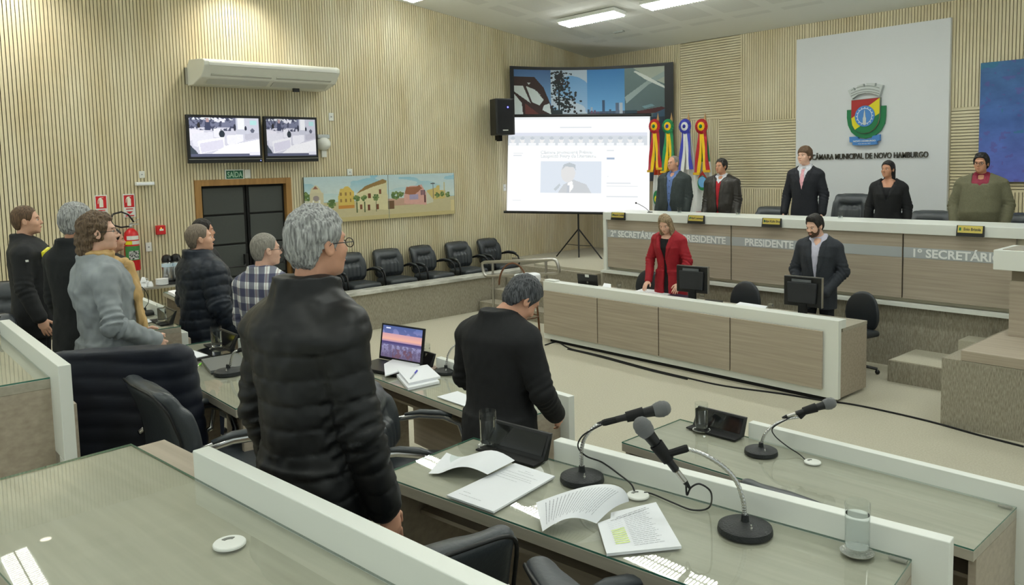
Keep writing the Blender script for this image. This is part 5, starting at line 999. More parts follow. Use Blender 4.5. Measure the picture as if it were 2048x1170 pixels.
c = P(1180, 570, .712); o = root('laptop', 'small black laptop with a white tag at the left end of the clerk desk', 'laptop', (-7.05, 7.46, .712), .12); mk('base', MB().box(-.16, .16, 0, .22, .0, .016), M_BLACK, o); l_ = mk('lid', MB().box(-.16, .16, -.008, 0, .01, .215), M_BLACK, o, bevel=.003); l_.rotation_euler = (math.radians(8), 0, 0); mk('badge', MB().lathe([(.014, 0), (0, 0)], 16), M_STEEL, l_, loc=(0, -.010, .11)).rotation_euler = (PI/2, 0, 0); mk('white_tag', MB().box(-.03, .03, -.0105, -.0085, .18, .215), M_PLATE, l_)
o = root('access_point', 'small white rounded box on the left end of the clerk desk rail', 'router', P(1104, 562, .806), 0); mk('shell', MB().box(-.10, .10, -.05, .05, 0, .02), M_PLATE, o, bevel=.009)
for pts, lab in (([(1270, 582), (1340, 590), (1345, 583), (1285, 577)], 'white papers under the hands of the woman in red'), ([(1468, 610), (1530, 618), (1535, 612), (1480, 604)], 'white papers before the empty clerk chair'), ([(1205, 573), (1222, 575), (1222, 568), (1208, 566)], 'white cup sleeve beside the small black laptop')): flatsheet('loose_paper', lab, 'paper', pts, .712, M_PAPER, .006)
flatsheet('keyboard', 'black keyboard at the foot of the left computer monitor', 'keyboard', [(1405, 603), (1440, 607), (1446, 601), (1412, 598)], .712, M_BLACK, .02); flatsheet('folder', 'dark folder beside the red sleeve on the clerk desk', 'folder', [(1330, 592), (1380, 599), (1384, 592), (1345, 586)], .712, mat('dark_violet', (50, 44, 66), .5), .006)
o = root('floor_cable', 'long black cables running along the foot of the clerk desk across the carpet', 'cable', (0, 0, 0)); cpts = [P(*q, .008) for q in ((1090, 690), (1115, 684), (1140, 697), (1200, 711), (1300, 738), (1380, 757), (1450, 772), (1560, 787), (1640, 800), (1700, 808), (1770, 822), (1860, 843), (1950, 868), (2047, 893))]; mk('cable', MB().tube([tuple(p) for p in smooth_path(cpts)], .009, 6).tube([tuple(p+np.array([.0, -.045, 0])) for p in smooth_path(cpts[2:6])], .007, 6), M_BLACKM, o, smooth=True)
for c_ in o.children: pass
# ------------------------------------------------------------------ handrail, stool, lectern, flags, coffee table
A_, B_ = P(985, 634, 0), None; dirr = np.array([cos(math.radians(14)), sin(math.radians(14)), 0]); nr = np.array([-dirr[1], dirr[0], 0]); H1 = lambda u, v: PP(u, v, A_, nr)-A_
o = root('handrail', 'stainless steel tubular handrail beside the dais steps', 'handrail', A_); tl, tr, br, bl = H1(962, 525), H1(1113, 518), H1(1120, 547), H1(970, 553)
def rr_(c0, c1, c2, rad=.05): a = (c0-c1)/np.linalg.norm(c0-c1); b = (c2-c1)/np.linalg.norm(c2-c1); return [c1+a*rad, c1+(a+b)*rad*.28, c1+b*rad]
lp = []
cs = [tl, tr, br, bl]
for i in range(4): lp += rr_(cs[i-1], cs[i], cs[(i+1) % 4], .06)
mk('rail_loop', MB().tube([tuple(p) for p in lp], .025, 10, closed=True), M_STEEL, o, smooth=True)
for (u, v0, v1, g) in ((985, 524, None, 0), (1092, 520, None, 1)):
    top = H1(u, v0); bt = np.array([top[0], top[1], -A_[2] if g == 0 else .5]); mk('post', MB().tube([tuple(top), tuple(bt)], .019, 10), M_STEEL, o, smooth='auto')
st_ = P(1048, 668, 0); o = root('bentwood_stool', 'brown bentwood high stool behind the head of the black suited man', 'stool', st_); M_BW = mat('brown_bentwood', (104, 68, 44), .4)
for a in (45, 135, 225, 315): ca, sa = cos(math.radians(a)), sin(math.radians(a)); mk('leg', MB().tube([(ca*.22, sa*.22, 0), (ca*.17, sa*.17, .70)], .014, 8), M_BW, o, smooth='auto')
mk('seat', MB().lathe([(0, .68), (.19, .68), (.20, .70), (.19, .72), (0, .72)], 28), M_BW, o, smooth='auto'); mk('foot_ring', MB().tube([(.205*cos(a), .205*sin(a), .25) for a in np.linspace(0, 2*PI, 25)[:-1]], .010, 6, closed=True), M_BW, o, smooth=True)
ca = math.radians(225); rv = np.array([.66, .75, 0]); mk('hoop_back', MB().tube([tuple(rv*.19*cos(t)*1.0+np.array([.13*-.75, .13*-.66*-1*0-.1, .70+.30*sin(t)])) for t in np.linspace(0, PI, 15)], .013, 8), M_BW, o, smooth=True)
o = root('folded_cloth', 'white folded cloth lying on the seat of the bentwood stool', 'cloth', st_+np.array([0.02, .05, .722])); v = Vol((-.2, -.2, 0), (.22, .2, .16), .012); v.rbox((.02, 0, .07), (.15, .13, .06), .03); v.clip(lambda X, Y, Z: -Z+.004+0*X+0*Y); V, Q = v.mesh(); V[:, 2] += .008*np.sin(V[:, 0]*20)*(V[:, 2] > .03); mk('cloth', (V, Q), M_PAPER, o, smooth=True)
# lectern on the platform
o = root('lectern', 'white topped wooden lectern on the carpeted platform at the right edge', 'lectern', (-2.42, 8.05, .72)); mk('base_slab', MB().box(-.10, 1.2, -.80, .45, -.118, -.03), M_WOOD, o, bevel=.004) 
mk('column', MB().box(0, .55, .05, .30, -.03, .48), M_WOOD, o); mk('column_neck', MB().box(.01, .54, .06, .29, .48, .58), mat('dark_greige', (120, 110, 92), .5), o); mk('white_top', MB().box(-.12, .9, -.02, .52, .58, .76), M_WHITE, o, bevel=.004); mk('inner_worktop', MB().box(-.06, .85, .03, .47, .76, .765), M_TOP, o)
# flags
def flag(label, u, cols, roset, fl, lean=0.):
    y = 11.15; q = PY(u, 248, y); x = q[0]; o = root('flag', label, 'flag', (x, y, .70)); zt_ = q[2]-.70
    mk('pole', MB().tube([(0, 0, 0), (0, 0, zt_+.05)], .014, 8), mat('pole_wood', (190, 140, 80), .4), o, smooth='auto'); mk('finial', MB().lathe([(0, zt_+.02), (.022, zt_+.04), (.022, zt_+.09), (.012, zt_+.13), (0, zt_+.20)], 10), mat('finial_wood', (178, 140, 92), .4), o, smooth='auto'); mk('stand', MB().lathe([(.16, 0), (.16, .03), (.03, .06), (.03, .12), (0, .12)], 20), mat('pole_wood', (190, 140, 80), .4), o, smooth='auto')
    ro = MB(); c0 = (0, -.10, zt_-.04); n = 28; k = len(roset)
    rads = [.122, .072, .032, 0]
    for j in range(3):
        ro.m = min(j, k-1); vs = []; fs = []
        for i in range(n*2):
            a = PI*i/n; wv = .010*(1 if i % 2 else -1)*(rads[j]/.12); vs += [(c0[0]+rads[j]*(1+.04*(i % 2))*cos(a), c0[1]-.012*j+wv, c0[2]+rads[j]*(1+.04*(i % 2))*sin(a)), (c0[0]+rads[j+1]*cos(a), c0[1]-.012*j-.012, c0[2]+rads[j+1]*sin(a))]
        m_ = 2*n
        for i in range(m_): fs.append((2*i, 2*((i+1) % m_), 2*((i+1) % m_)+1, 2*i+1))
        ro.add(vs, fs)
    mk('rosette', ro, [cm('flag_'+c_, FC[c_]) for c_ in roset], o)
    # ribbon tails
    for sgn in (-1, 1):
        tail = MB(); z0, z1 = zt_-.13, zt_-.78+.02*sgn
        for i, c_ in enumerate(cols):
            tail.m = i; a0, a1 = (0, .045) if i == 0 else (.045, .095)
            N_ = 8
            for t in range(N_):
                t0, t1 = t/N_, (t+1)/N_; f = lambda a, tt: sgn*(a*(.85+.5*tt)+.028*tt*tt); zz = lambda tt: z0+(z1-z0)*tt; yy = lambda a, tt: -.085-.015*tt-.012*sin(tt*7+a*40)
                tail.add([(f(a0, t0), yy(a0, t0), zz(t0)), (f(a1, t0), yy(a1, t0), zz(t0)), (f(a1, t1), yy(a1, t1), zz(t1)), (f(a0, t1), yy(a0, t1), zz(t1)), (f(a0, t0), yy(a0, t0)+.004, zz(t0)), (f(a1, t0), yy(a1, t0)+.004, zz(t0)), (f(a1, t1), yy(a1, t1)+.004, zz(t1)), (f(a0, t1), yy(a0, t1)+.004, zz(t1))], [(0, 1, 2, 3), (4, 7, 6, 5), (0, 3, 7, 4), (1, 5, 6, 2)])
        mk('ribbon_tail', tail, [cm('flag_'+c_, FC[c_]) for c_ in cols], o)
        if fl[0] != 'white': mk('gold_fringe', MB().box(min(sgn*.035, sgn*.165), max(sgn*.035, sgn*.165), -.108, -.09, z1-.035, z1+.004), cm('flag_gold', (222, 176, 40)), o)
    # hanging cloth in folds
    bands, W_ = fl[1], fl[2]; nz = len(bands); N_ = 40; zc = MB(); top = zt_-.10; bot = .42
    for k_, (c_, f0, f1) in enumerate(bands):
        zc.m = k_; M_ = 8
        for j in range(M_):
            t0, t1 = f0+(f1-f0)*j/M_, f0+(f1-f0)*(j+1)/M_
            for i in range(N_):
                s0, s1 = i/N_, (i+1)/N_
                def pt(s, t): w_ = W_*(.25+.75*min(1, t*1.8)); return (w_*(s-.5)+lean*t, .0-.045*sin(s*15+t*2)*(.3+.7*t), top+(bot-top)*t)
                zc.add([pt(s0, t0), pt(s1, t0), pt(s1, t1), pt(s0, t1)], [(0, 1, 2, 3)])
    mk('flag_cloth', zc, [cm('flag_'+c_, FC[c_]) for c_, _, _ in bands], o)
    return o, zt_
FC = dict(red=(176, 34, 44), yellow=(238, 196, 26), green=(34, 134, 84), blue=(64, 70, 176), white=(226, 228, 226), orange=(214, 86, 50), sky=(110, 170, 220))
f1, z1_ = flag('state flag with red and yellow ribbon nearest the projection screen', 1316, ['yellow', 'red'], ['red', 'yellow', 'green'], ('r', [('green', 0, .30), ('orange', .30, .44), ('white', .44, .80), ('yellow', .80, 1)], .20))
f2, z2_ = flag('national flag with green and yellow ribbon behind the grey blazer man', 1343, ['yellow', 'green'], ['green', 'yellow', 'blue'], ('g', [('green', 0, .25), ('yellow', .25, .6), ('blue', .6, .7), ('yellow', .7, .85), ('green', .85, 1)], .22))
f3, z3_ = flag('white flag with blue and white ribbon between the two men', 1377, ['white', 'blue'], ['blue', 'white', 'blue'], ('white', [('white', 0, 1)], .34), .06)
f4, z4_ = flag('municipal flag with red and yellow ribbon left of the leather jacket man', 1410, ['yellow', 'red'], ['red', 'yellow', 'green'], ('r', [('green', 0, .3), ('white', .3, .78), ('red', .78, 1)], .32))
c_ = MB().prism([(.0+.10*cos(a), 1.28+.12*sin(a)) for a in np.linspace(0, 2*PI, 25)[:-1]], -.075, -.06, 'y'); mk('crest_disc', c_, M_G, f4); mk('crest_centre', MB().prism([(.08*cos(a), 1.30+.09*sin(a)) for a in np.linspace(0, 2*PI, 25)[:-1]], -.082, -.075, 'y'), cm('flag_sky', FC['sky']), f4); mk('crest_roof', MB().prism([(-.09, 1.36), (0, 1.48), (.09, 1.36), (0, 1.42)], -.084, -.07, 'y'), M_R, f4)
mk('crest_disc', MB().prism([(.07*cos(a), 1.02+.13*sin(a)) for a in np.linspace(0, 2*PI, 19)[:-1]], -.06, -.05, 'y'), M_G, f1); mk('crest_centre', MB().prism([(.04*cos(a), 1.0+.06*sin(a)) for a in np.linspace(0, 2*PI, 19)[:-1]], -.067, -.058, 'y'), M_Y, f1)
# coffee table by the wall
o = root('coffee_table', 'narrow steel framed table with crockery along the left wall', 'table', (-10.45, 3.2, 0)); mk('tabletop', MB().box(-.5, .18, -.62, .52, .93, .955), M_STEEL, o); 
for (x_, y_) in ((-.45, -.57), (.14, -.57), (-.45, .48), (.14, .48)): mk('leg', MB().cbox((x_, y_, .465), (.035, .035, .93)), M_STEEL, o)
def airpot(label, u, v):
    q = PXx(u, v, -10.55); o = root('airpot', label, 'airpot', (q[0], q[1], .972)); mk('body', MB().lathe([(.062, 0), (.066, .01), (.066, .24), (.06, .25), (0, .25)], 24), mat('airpot_steel', (170, 172, 172), .25, metal=.9), o, smooth='auto'); mk('foot', MB().lathe([(.069, 0), (.069, .02), (.05, .022)], 24), M_BLACK, o); mk('pump_top', MB().lathe([(.062, .25), (.064, .29), (.05, .33), (.02, .345), (0, .345)], 20).tube([(.05, 0, .28), (.10, 0, .30), (.12, 0, .27)], .014, 8), M_BLACK, o, smooth='auto'); mk('label_band', MB().lathe([(.0665, .19), (.0665, .235)], 24, cap=False), mat('pale_blue_label', (196, 216, 230), .5), o); return o
o = root('serving_tray', 'black tray under the airpots with a few biscuits', 'tray', (-10.5, 3.5, .956)); mk('tray', MB().box(-.13, .14, -.20, .24, 0, .014), M_BLACK, o, bevel=.004); mk('biscuits', MB().lathe([(.05, .0141), (.045, .024), (0, .026)], 14, c=(.08, .06, 0)), mat('biscuit', (214, 170, 96), .8), o)
airpot('steel airpot with black pump top, the left one of the pair', 335, 545); airpot('steel airpot with black pump top, partly behind the navy jacket man', 353, 540)
cup0 = None; M_CUP = mat('white_porcelain', (236, 238, 240), .25)
k = 0
for j in range(3):
    for i in range(6):
        loc = (-10.40-.13*j+.01*(i % 2), 2.70+.075*i, .956); lab = 'small white cup upside down among the crockery on the steel table'
        if cup0 is None:
            cup0 = root('coffee_cup', lab, 'cup', loc, 0, 'white cups massed on the coffee table'); mk('bowl', MB().lathe([(.036, 0), (.034, .02), (.022, .055), (.016, .06), (0, .06)], 16), M_CUP, cup0, smooth='auto'); mk('handle', MB().tube([(.034, 0, .015), (.05, 0, .02), (.052, 0, .038), (.028, 0, .045)], .004, 5), M_CUP, cup0, smooth=True)
        else: dup(cup0, loc, .7*i+j, lab, 'white cups massed on the coffee table')
dup(cup0, (-10.40, 3.0, 1.017), 1, 'single white cup stacked on top of the other cups'); 
o = root('saucer_stack', 'stack of white saucers between the cups and the airpots', 'saucers', (-10.40, 3.22, .956)); mk('saucers', MB().lathe([(.04, 0)]+[q for i in range(7) for q in ((.075, .008+.011*i), (.077, .012+.011*i), (.070, .014+.011*i))]+[(0, .085)], 24), M_CUP, o, smooth='auto')
# coat hung over the chair back
co = root('quilted_coat', 'dark navy quilted coat draped over the chair back behind the scarf woman', 'coat', (-4.2, 1.17, .53), math.radians(65)); v = Vol((-.52, -.48, .05), (.50, .02, 1.12), .012)
v.loft([.12, .40, .75, .95, 1.02], [-.05, -.05, -.04, -.03, -.02], [-.33, -.33, -.31, -.31, -.33], [.33, .32, .30, .27, .24], [.055, .065, .075, .075, .06], .04, 3.); v.cone((-.30, -.31, .93), (-.42, -.34, .35), .075, .06, .04); v.cone((.22, -.30, .93), (.27, -.28, .42), .07, .06, .04)
V, Q = v.mesh(); N = vnorm(V, Q); ph = (V[:, 2]+.02*np.sin(V[:, 0]*9)+.02*vn(V[:, 0]*6, V[:, 1]*6, V[:, 2]*4))/.075; V = V+N*(.008*(np.abs(np.sin(PI*ph))**.5-.7)+.007*(vn(V[:, 0]*12, V[:, 1]*12, V[:, 2]*8)-.5))[:, None]; V[:, 1] += .03*vn(V[:, 0]*5, V[:, 2]*3, V[:, 2]*0); mk('coat', (V, Q), mat('navy_nylon', (24, 30, 44), .55, n=((9, 9, 9), (18, 22, 34), .3)), co, smooth=True)
# ------------------------------------------------------------------ the people
SK1, SK2, SK3, SK4 = (226, 176, 148), (214, 160, 132), (196, 142, 112), (232, 186, 162)
GREY = ((186, 187, 185), (112, 112, 112)); SALT = ((92, 94, 98), (34, 36, 40)); DARKH = ((46, 40, 36), (22, 20, 18)); BROWNH = ((118, 92, 68), (70, 52, 38)); BUZZ = ((138, 124, 108), (100, 90, 78)); BLONDE = ((176, 152, 118), (92, 72, 52))
def cloth(n, c, r=.85, c2=None, sc=(60, 60, 60), **k): return mat(n, c, r, n=(sc, c2 or tuple(int(x*.82) for x in c), .3), sheen=k.pop('sheen', 0.), **k)
NYL = cloth('black_quilted_nylon', (17, 19, 21), .48, (11, 12, 14), (20, 20, 20), spec=.5); SUITB = cloth('black_suit_wool', (24, 25, 28), .8); NAVYP = cloth('navy_quilted_nylon', (30, 38, 50), .5, (22, 28, 38), (16, 16, 16), spec=.4)
SHW = cloth('white_shirt', (222, 224, 232), .7); SHB = cloth('blue_shirt', (98, 122, 176), .7)
def U(name, m, **k): return dict(k='upper', name=name, m=m, **k)
def armset(l, r): return dict(L=l, R=r)
# 1 large man from behind in the puffer jacket
person('grey haired person from behind in a black quilted puffer jacket, largest figure in front', -2.07, 1.03, .55, math.radians(103), 1.71, SK2, GREY, S_(t=.011, amp=.006, fr=(70, 30, 30), line=([-.2, -.05, -.03, .022, .03, .062, .1], [-.10, -.085, -.01, -.012, -.03, .070, .085])),
       [U('shirt', SHB, i=.006, sleeves=False, collar=.040, res=.007, cfront=.35), U('puffer_jacket', NYL, i=.026, hem=.82, collar=.06, puff=(.070, .0075), wr=.006, flare=.01, res=.0065, cfront=.3, p=2.2)],
       head=(.0, -.14), bx=.87, by=.95, belly=.03, arm=.95, hs=.93, glasses='thin', hres=.0038, curl=.45, arms=armset([(-.215, -.02, 1.12), (-.225, .05, .88)], [(.215, -.01, 1.12), (.225, .06, .88)]), trousers=(24, 26, 32), neck_fwd=.045)
# 2 man in the black suit, head bowed
person('person from behind in a black suit with bowed head and short salt and pepper hair', -2.80, 2.34, .27, math.radians(97), 1.63, SK2, SALT, S_(t=.012, amp=.004, line=([-.2, -.05, -.03, .022, .03, .062, .1], [-.085, -.075, -.005, -.01, -.03, .072, .085])),
       [U('shirt', cloth('black_shirt', (20, 20, 22)), i=.006, sleeves=False, collar=.03), U('suit_jacket', SUITB, i=.022, hem=.70, collar=.042, cfront=.4, res=.0085, wr=.004, flare=.01)],
       head=(-.72, -.42), bx=1.02, by=1.05, hres=.0045, neck_fwd=.03, lean=.04, arms=armset([(-.26, .02, 1.14), (-.20, .20, .98)], [(.26, .02, 1.14), (.20, .20, .98)]), trousers=(20, 20, 24), res=.0085)
# 3 woman in the grey shirt with the scarf
def scarf(r_, W, HV, g):
    M_S = cloth('mustard_scarf', (212, 180, 128), .9, (184, 148, 94), (30, 30, 8)); v = Vol((-.16, -.16, 1.36), (.16, .18, 1.58), .008)
    v.loft([1.405, 1.45, 1.50, 1.535], [0]*4, [.0, -.005, -.02, -.03], [.110, .100, .086, .074], [.110, .102, .090, .078], .02, 2.); v.ell((.03, .12, 1.42), (.05, .04, .05), .03); V, Q = v.mesh(); N = vnorm(V, Q); V = V+N*(.007*np.sin(V[:, 2]*150+V[:, 0]*22+np.sin(V[:, 1]*30)))[:, None]
    v2 = Vol((-.02, -.02, .82), (.22, .30, 1.48), .008); v2.cone((.06, .125, 1.43), (.10, .15, 1.25), .030, .032, .02); v2.cone((.10, .15, 1.25), (.11, .17, 1.08), .032, .034, .02, fy=.6); v2.cone((.11, .17, 1.08), (.115, .17, .92), .034, .038, .02, fy=.5); v2.clip(lambda X, Y, Z: .90-Z+0*X+0*Y); V2, Q2 = v2.mesh(); V2[:, 1] += .007*np.sin(V2[:, 0]*230); V2[:, 0] += .004*np.sin(V2[:, 2]*30); Vj, Qj = join((V, Q), (V2, Q2)); mk('scarf', (W(Vj), Qj), M_S, r_, smooth=True)
person('person in profile with wavy brown hair, grey denim shirt and mustard scarf', -4.62, 1.13, .55, math.radians(88), 1.61, SK4, ((116, 96, 74), (72, 56, 42)), dict(t=.014, amp=.008, fr=(45, 45, 55), line=([-.25, -.08, -.03, .02, .03, .062, .1], [-.20, -.16, -.05, -.05, -.02, .066, .08]), add=[((0, -.075, -.055), (.078, .062, .075), .02), ((0, -.08, -.12), (.07, .05, .05), .02)]),
       [U('trim_top', cloth('dark_top', (40, 38, 44)), i=-.004, sleeves=False, collar=.0), U('denim_shirt', cloth('grey_denim', (156, 162, 164), .85, (132, 138, 142), (14, 14, 14)), i=.020, hem=.80, collar=.02, v=(1.05, .05, .03), lapel=0, wr=.014, ew=.010, res=.008, flare=.015), dict(k='fn', f=scarf)],
       head=(.05, -.22), bx=1.04, by=1.10, belly=.03, fem=True, arm=1.1, glasses='thin', hres=.0045, arms=armset([(-.25, -.0, 1.12), (-.14, .20, 1.0)], [(.26, -.02, 1.12), (.15, .21, .985), (-1, 0, 0), (-.6, .7, -.5)]), trousers=(50, 54, 64), res=.009)
# 4 grey haired man, 5 man with yellow patch
person('person from behind with thick grey hair in a dark jacket, beside the wavy haired woman', -5.28, 1.17, .55, math.radians(112), 1.64, SK3, GREY, S_(t=.016, amp=.006), [U('jacket', cloth('charcoal_fleece', (28, 31, 33), .9), i=.026, hem=.72, collar=.05, wr=.004)], head=(.0, -.1), bx=1.08, by=1.08, hres=.006, trousers=(24, 24, 28))
def patch(r_, W, HV, g):
    mb = MB(); m_ = MB(); pts = [(.08, .150, 1.42), (.170, .120, 1.39), (.185, .130, 1.31), (.12, .185, 1.27)]
    mb.add([tuple(q) for q in pts]+[(q[0]*.97, q[1]-.02, q[2]) for q in pts], [(0, 1, 2, 3), (7, 6, 5, 4), (0, 4, 5, 1), (1, 5, 6, 2), (2, 6, 7, 3), (3, 7, 4, 0)]); mb.v = [tuple(p) for p in W(np.array(mb.v))]; mk('yellow_panel', mb, cm('jersey_yellow', (222, 214, 40)), r_)
    m_.box(.262, .27, -.03, .03, 1.33, 1.345); m_.v = [tuple(p) for p in W(np.array(m_.v))]; mk('white_emblem', m_, M_PLATE, r_)
person('person in profile with short brown hair and a black jacket with a yellow chest panel', -6.55, 1.14, .55, math.radians(70), 1.60, SK1, BROWNH, S_(t=.007, amp=.002), [U('track_jacket', cloth('black_tracksuit', (24, 26, 29), .7), i=.024, hem=.72, collar=.05, wr=.004), dict(k='fn', f=patch)], head=(.06, .05), bx=1.02, by=1.1, belly=.03, hres=.006)
# 6 navy puffer, 7 plaid shirt, hidden companions
person('person in a navy blue puffer jacket looking right, beside the padded door', -6.08, 2.19, .27, math.radians(95), 1.70, SK1, BUZZ, S_(t=.005, amp=.001), [U('puffer_jacket', NAVYP, i=.040, hem=.78, collar=.07, puff=(.078, .013), wr=.005, res=.010, cfront=.2)], head=(.12, -.26), bx=1.10, by=1.18, belly=.045, arm=1.15, hres=.0055, trousers=(34, 44, 66), arms=armset([(-.28, -.02, 1.13), (-.29, .08, .92)], [(.28, -.02, 1.13), (.295, .10, .92)]))
def plaid():
    m = mat('plaid_flannel', (226, 228, 222), .85); nt = m.node_tree; b = nt.nodes['Principled BSDF']; tc = nd(nt, 'ShaderNodeTexCoord'); sx = nd(nt, 'ShaderNodeSeparateXYZ'); nt.links.new(tc.outputs['Object'], sx.inputs[0])
    def M(op, a, b_=None, c_=None):
        n = nd(nt, 'ShaderNodeMath', operation=op)
        for i, q in enumerate((a, b_, c_)):
            if q is None: continue
            if isinstance(q, (int, float)): n.inputs[i].default_value = q
            else: nt.links.new(q, n.inputs[i])
        return n.outputs[0]
    xy = M('ADD', sx.outputs[0], M('MULTIPLY', sx.outputs[1], .8)); A = M('GREATER_THAN', M('FRACT', M('DIVIDE', M('ADD', xy, 5.), .085)), .42); B2 = M('GREATER_THAN', M('FRACT', M('DIVIDE', sx.outputs[2], .095)), .45); C2 = M('LESS_THAN', M('ABSOLUTE', M('SUBTRACT', M('FRACT', M('DIVIDE', M('ADD', xy, 5.), .085)), .18)), .06)
    def mix(f, a, c2):
        n = nd(nt, 'ShaderNodeMix', data_type='RGBA'); nt.links.new(f, n.inputs[0])
        if isinstance(a, tuple): n.inputs[6].default_value = (*lin(a), 1)
        else: nt.links.new(a, n.inputs[6])
        n.inputs[7].default_value = (*lin(c2), 1); return n.outputs[2]
    k = mix(M('MULTIPLY', A, .75), (228, 230, 228), (28, 34, 84)); k2 = mix(M('MULTIPLY', B2, .68), k, (26, 30, 76)); k3 = mix(M('MULTIPLY', C2, .4), k2, (120, 60, 66)); nt.links.new(k3, b.inputs['Base Color']); return m
person('person with cropped grey hair and dark rimmed spectacles in a blue plaid shirt', -4.98, 2.20, .27, math.radians(108), 1.685, SK4, ((158, 152, 142), (120, 116, 108)), S_(t=.005, amp=.001), [U('plaid_shirt', plaid(), i=.022, hem=.74, collar=.045, wr=.005, res=.009, cfront=.3)], head=(.02, -.42), bx=1.12, by=1.12, belly=.03, glasses='thick', hres=.005, trousers=(40, 44, 58))
person('person in black almost hidden behind the navy jacket man', -7.44, 2.70, .27, math.radians(80), 1.66, SK2, DARKH, S_(t=.01), [U('jacket', cloth('black_coat', (24, 24, 26), .8), i=.024, hem=.72, collar=.04)], hres=.008, res=.014)
person('person in a black jacket almost hidden behind the woman with the mustard scarf', -7.80, 2.02, .27, math.radians(80), 1.60, SK2, DARKH, S_(t=.01), [U('jacket', cloth('black_coat', (24, 24, 26), .8), i=.03, hem=.72, collar=.04)], hres=.008, res=.014, bx=1.1)
# 8 woman in the red coat, hands on the desk
def redhair(): return dict(t=.012, amp=.005, fr=(90, 40, 16), line=([-.25, -.06, -.02, .02, .04, .066, .09], [-.33, -.33, -.30, -.29, -.26, .06, .085]), add=[((0, -.055, -.08), (.085, .065, .15), .03), ((-.074, .012, -.10), (.026, .045, .15), .02), ((.074, .012, -.10), (.026, .045, .15), .02), ((-.07, .03, -.17), (.03, .04, .11), .02), ((.07, .03, -.17), (.03, .04, .11), .02)], cut=[((0, .11, -.03), (.060, .075, .095))], part=0.01)
RED = cloth('crimson_wool_coat', (160, 24, 38), .75, (140, 18, 32), (30, 30, 30))
person('person with long streaked blonde hair in a crimson coat leaning over the clerk desk', -6.16, 8.02, .0, math.radians(-80), 1.74, SK4, ((182, 160, 128), (98, 80, 60)), redhair(), [U('black_top', cloth('black_top', (20, 20, 24)), i=.008, sleeves=False, collar=-.02, v=None, hem=.55, neckhole=.07), U('crimson_coat', RED, i=.024, hem=.55, collar=.0, v=(1.14, .075, .035), wr=.004, ew=.006, flare=.02, res=.009, buttons=[(.045, 1.06)], bm=mat('red_button', (190, 60, 40), .4))],
       head=(-.42, .1), fem=True, bx=1.0, by=1.0, lean=.16, hres=.005, curl=.25, arms=armset([(-.26, .03, 1.13), (-.24, .24, .885), (.3, 0, -1), (0, .75, -.5)], [(.26, .03, 1.13), (.20, .22, .885), (-.3, 0, -1), (0, .75, -.5)]), trousers=(24, 24, 28))
# 9 clerk in the open suit with beard
SUITG = cloth('dark_blue_grey_suit', (46, 50, 58), .8)
person('bearded person in an open dark suit and pale shirt standing at the right computer monitor', -4.21, 8.02, .0, math.radians(-78), 1.78, SK4, DARKH, S_(t=.013, amp=.003, add=[((0, .04, .10), (.055, .04, .035), .02)]), [U('pale_shirt', cloth('pale_lilac_shirt', (208, 206, 222), .7, (190, 188, 208), (90, 90, 90)), i=.006, sleeves=False, collar=.035, res=.009, v=(1.40, .035), lapel=0), U('suit_jacket', SUITG, i=.022, hem=.74, collar=.01, v=(1.05, .055, .05), res=.009, wr=.004, ew=.006, flare=.008)],
       head=(-.30, -.38), bx=.90, by=1.02, hres=.0048, beard=((96, 72, 54), (60, 42, 32)), arms=armset([(-.245, -.02, 1.13), (-.12, .17, .93), (1, 0, 0), (.7, .5, -.5)], [(.245, -.02, 1.13), (.12, .17, .92), (-1, 0, 0), (-.7, .5, -.5)]), trousers=(30, 32, 38))
# dais people
BZ = cloth('grey_green_blazer', (58, 66, 66), .85); yd = 9.98
def PD(u, v=430): return PY(u, v, yd)[0]
person('older person with receding grey hair in a grey blazer and blue shirt at the flags', -7.60, yd, .70, math.radians(-80), 1.745, SK2, ((150, 142, 134), (110, 102, 96)), S_(t=.003, amp=.001, line=([-.2, -.05, -.03, .022, .03, .045, .1], [-.085, -.075, .01, .005, -.02, .11, .2])), [U('blue_shirt', SHB, i=.008, sleeves=False, collar=.04, v=(1.41, .03), lapel=0, buttons=[(0, 1.36), (0, 1.27), (0, 1.17), (0, 1.07)]), U('grey_blazer', BZ, i=.026, hem=.72, collar=.0, v=(.98, .065, .07), wr=.004)], head=(.03, -.30), bx=1.06, by=1.1, belly=.04, arm=1.)
def vneck(r_, W, HV, g): pass
person('person with dark hair in a brown leather jacket over a red sweater', -6.74, yd, .70, math.radians(-78), 1.68, SK3, DARKH, S_(t=.012), [U('white_shirt', SHW, i=.006, sleeves=False, collar=.04, v=(1.43, .03), lapel=0), U('red_sweater', cloth('red_sweater', (178, 34, 44), .9), i=.012, sleeves=False, collar=-.0, v=(1.37, .045), lapel=0), U('leather_jacket', mat('brown_black_leather', (46, 42, 38), .42, bump=((30, 30, 30), .3)), i=.03, hem=.78, collar=.02, v=(.95, .05, .045), wr=.007, ew=.006)], head=(.03, -.30), bx=1.06, by=1.1, belly=.035)
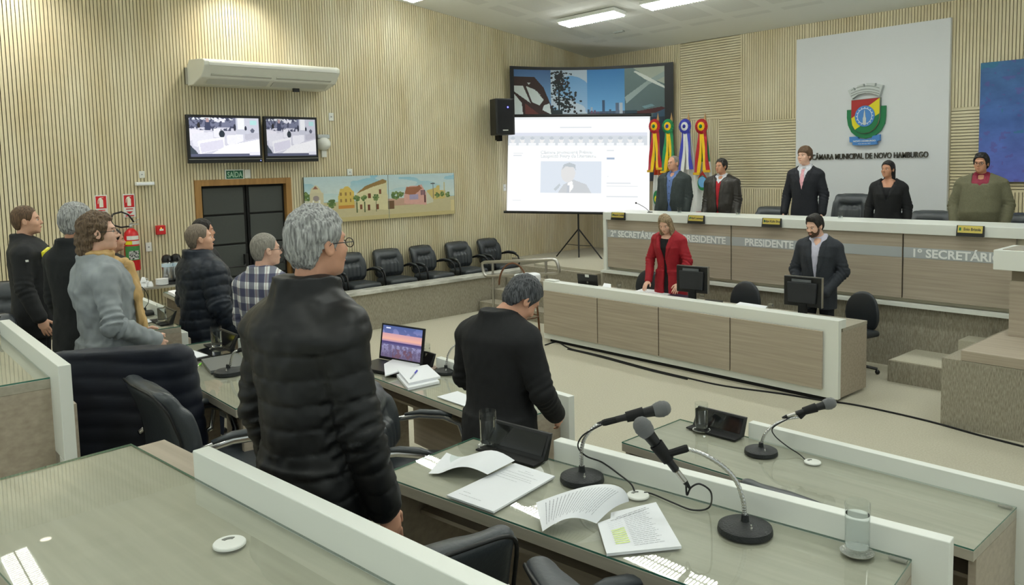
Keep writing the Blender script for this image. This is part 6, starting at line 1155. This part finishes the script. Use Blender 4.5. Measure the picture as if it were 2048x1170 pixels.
person('young person with side swept brown hair in a dark suit and pink tie', -5.44, yd, .70, math.radians(-80), 1.81, SK4, ((110, 84, 60), (74, 54, 38)), S_(t=.018, amp=.004, line=([-.2, -.05, -.03, .03, .04, .062, .12], [-.08, -.07, .0, -.0, .03, .045, .06])), [U('white_shirt', SHW, i=.006, sleeves=False, collar=.045, v=(1.45, .02), lapel=0), dict(k='tie', m=cloth('pink_tie', (238, 176, 186), .6), end=1.2), U('suit_jacket', cloth('midnight_suit', (28, 30, 38), .8), i=.022, hem=.70, collar=.0, v=(1.18, .062), buttons=[(.01, 1.14)])], head=(.03, -.30), bx=.88, by=.90)
person('person with long black hair in a black coat with drop earrings', -4.34, yd, .70, math.radians(-76), 1.60, SK3, ((34, 30, 30), (18, 16, 16)), dict(t=.012, amp=.002, fr=(90, 40, 12), line=([-.25, -.05, -.02, .0, .03, .05, .09], [-.30, -.28, -.24, -.02, .0, .055, .085]), add=[((0, -.06, -.10), (.085, .045, .17), .03)]),
       [U('black_top', cloth('black_top', (20, 20, 24)), i=.008, sleeves=False, collar=-.03, neckhole=.08), U('black_coat', cloth('black_wool_coat', (24, 25, 28), .85), i=.03, hem=.6, collar=.0, v=(1.2, .075), wr=.004)], head=(.05, -.35), fem=True, bx=1.0, by=1.05)
person('person with black hair and glasses in an olive sweater over a burgundy shirt', -3.30, yd, .70, math.radians(-78), 1.66, SK3, ((30, 28, 28), (16, 15, 15)), S_(t=.017, amp=.003, add=[((0, .01, .115), (.065, .06, .03), .02)]), [U('burgundy_shirt', cloth('burgundy_shirt', (140, 30, 58), .7), i=.010, sleeves=False, collar=.045, v=(1.44, .03), lapel=0), U('olive_sweater', cloth('olive_sweater', (108, 106, 84), .95, (94, 92, 72), (90, 90, 90)), i=.028, hem=.78, collar=-.005, v=(1.36, .062), lapel=0, wr=.004)], head=(.02, -.18), bx=1.08, by=1.22, belly=.07, arm=1., glasses='thick', arms=armset([(-.285, .0, 1.13), (-.26, .12, .92)], [(.285, .0, 1.13), (.26, .12, .92)]))
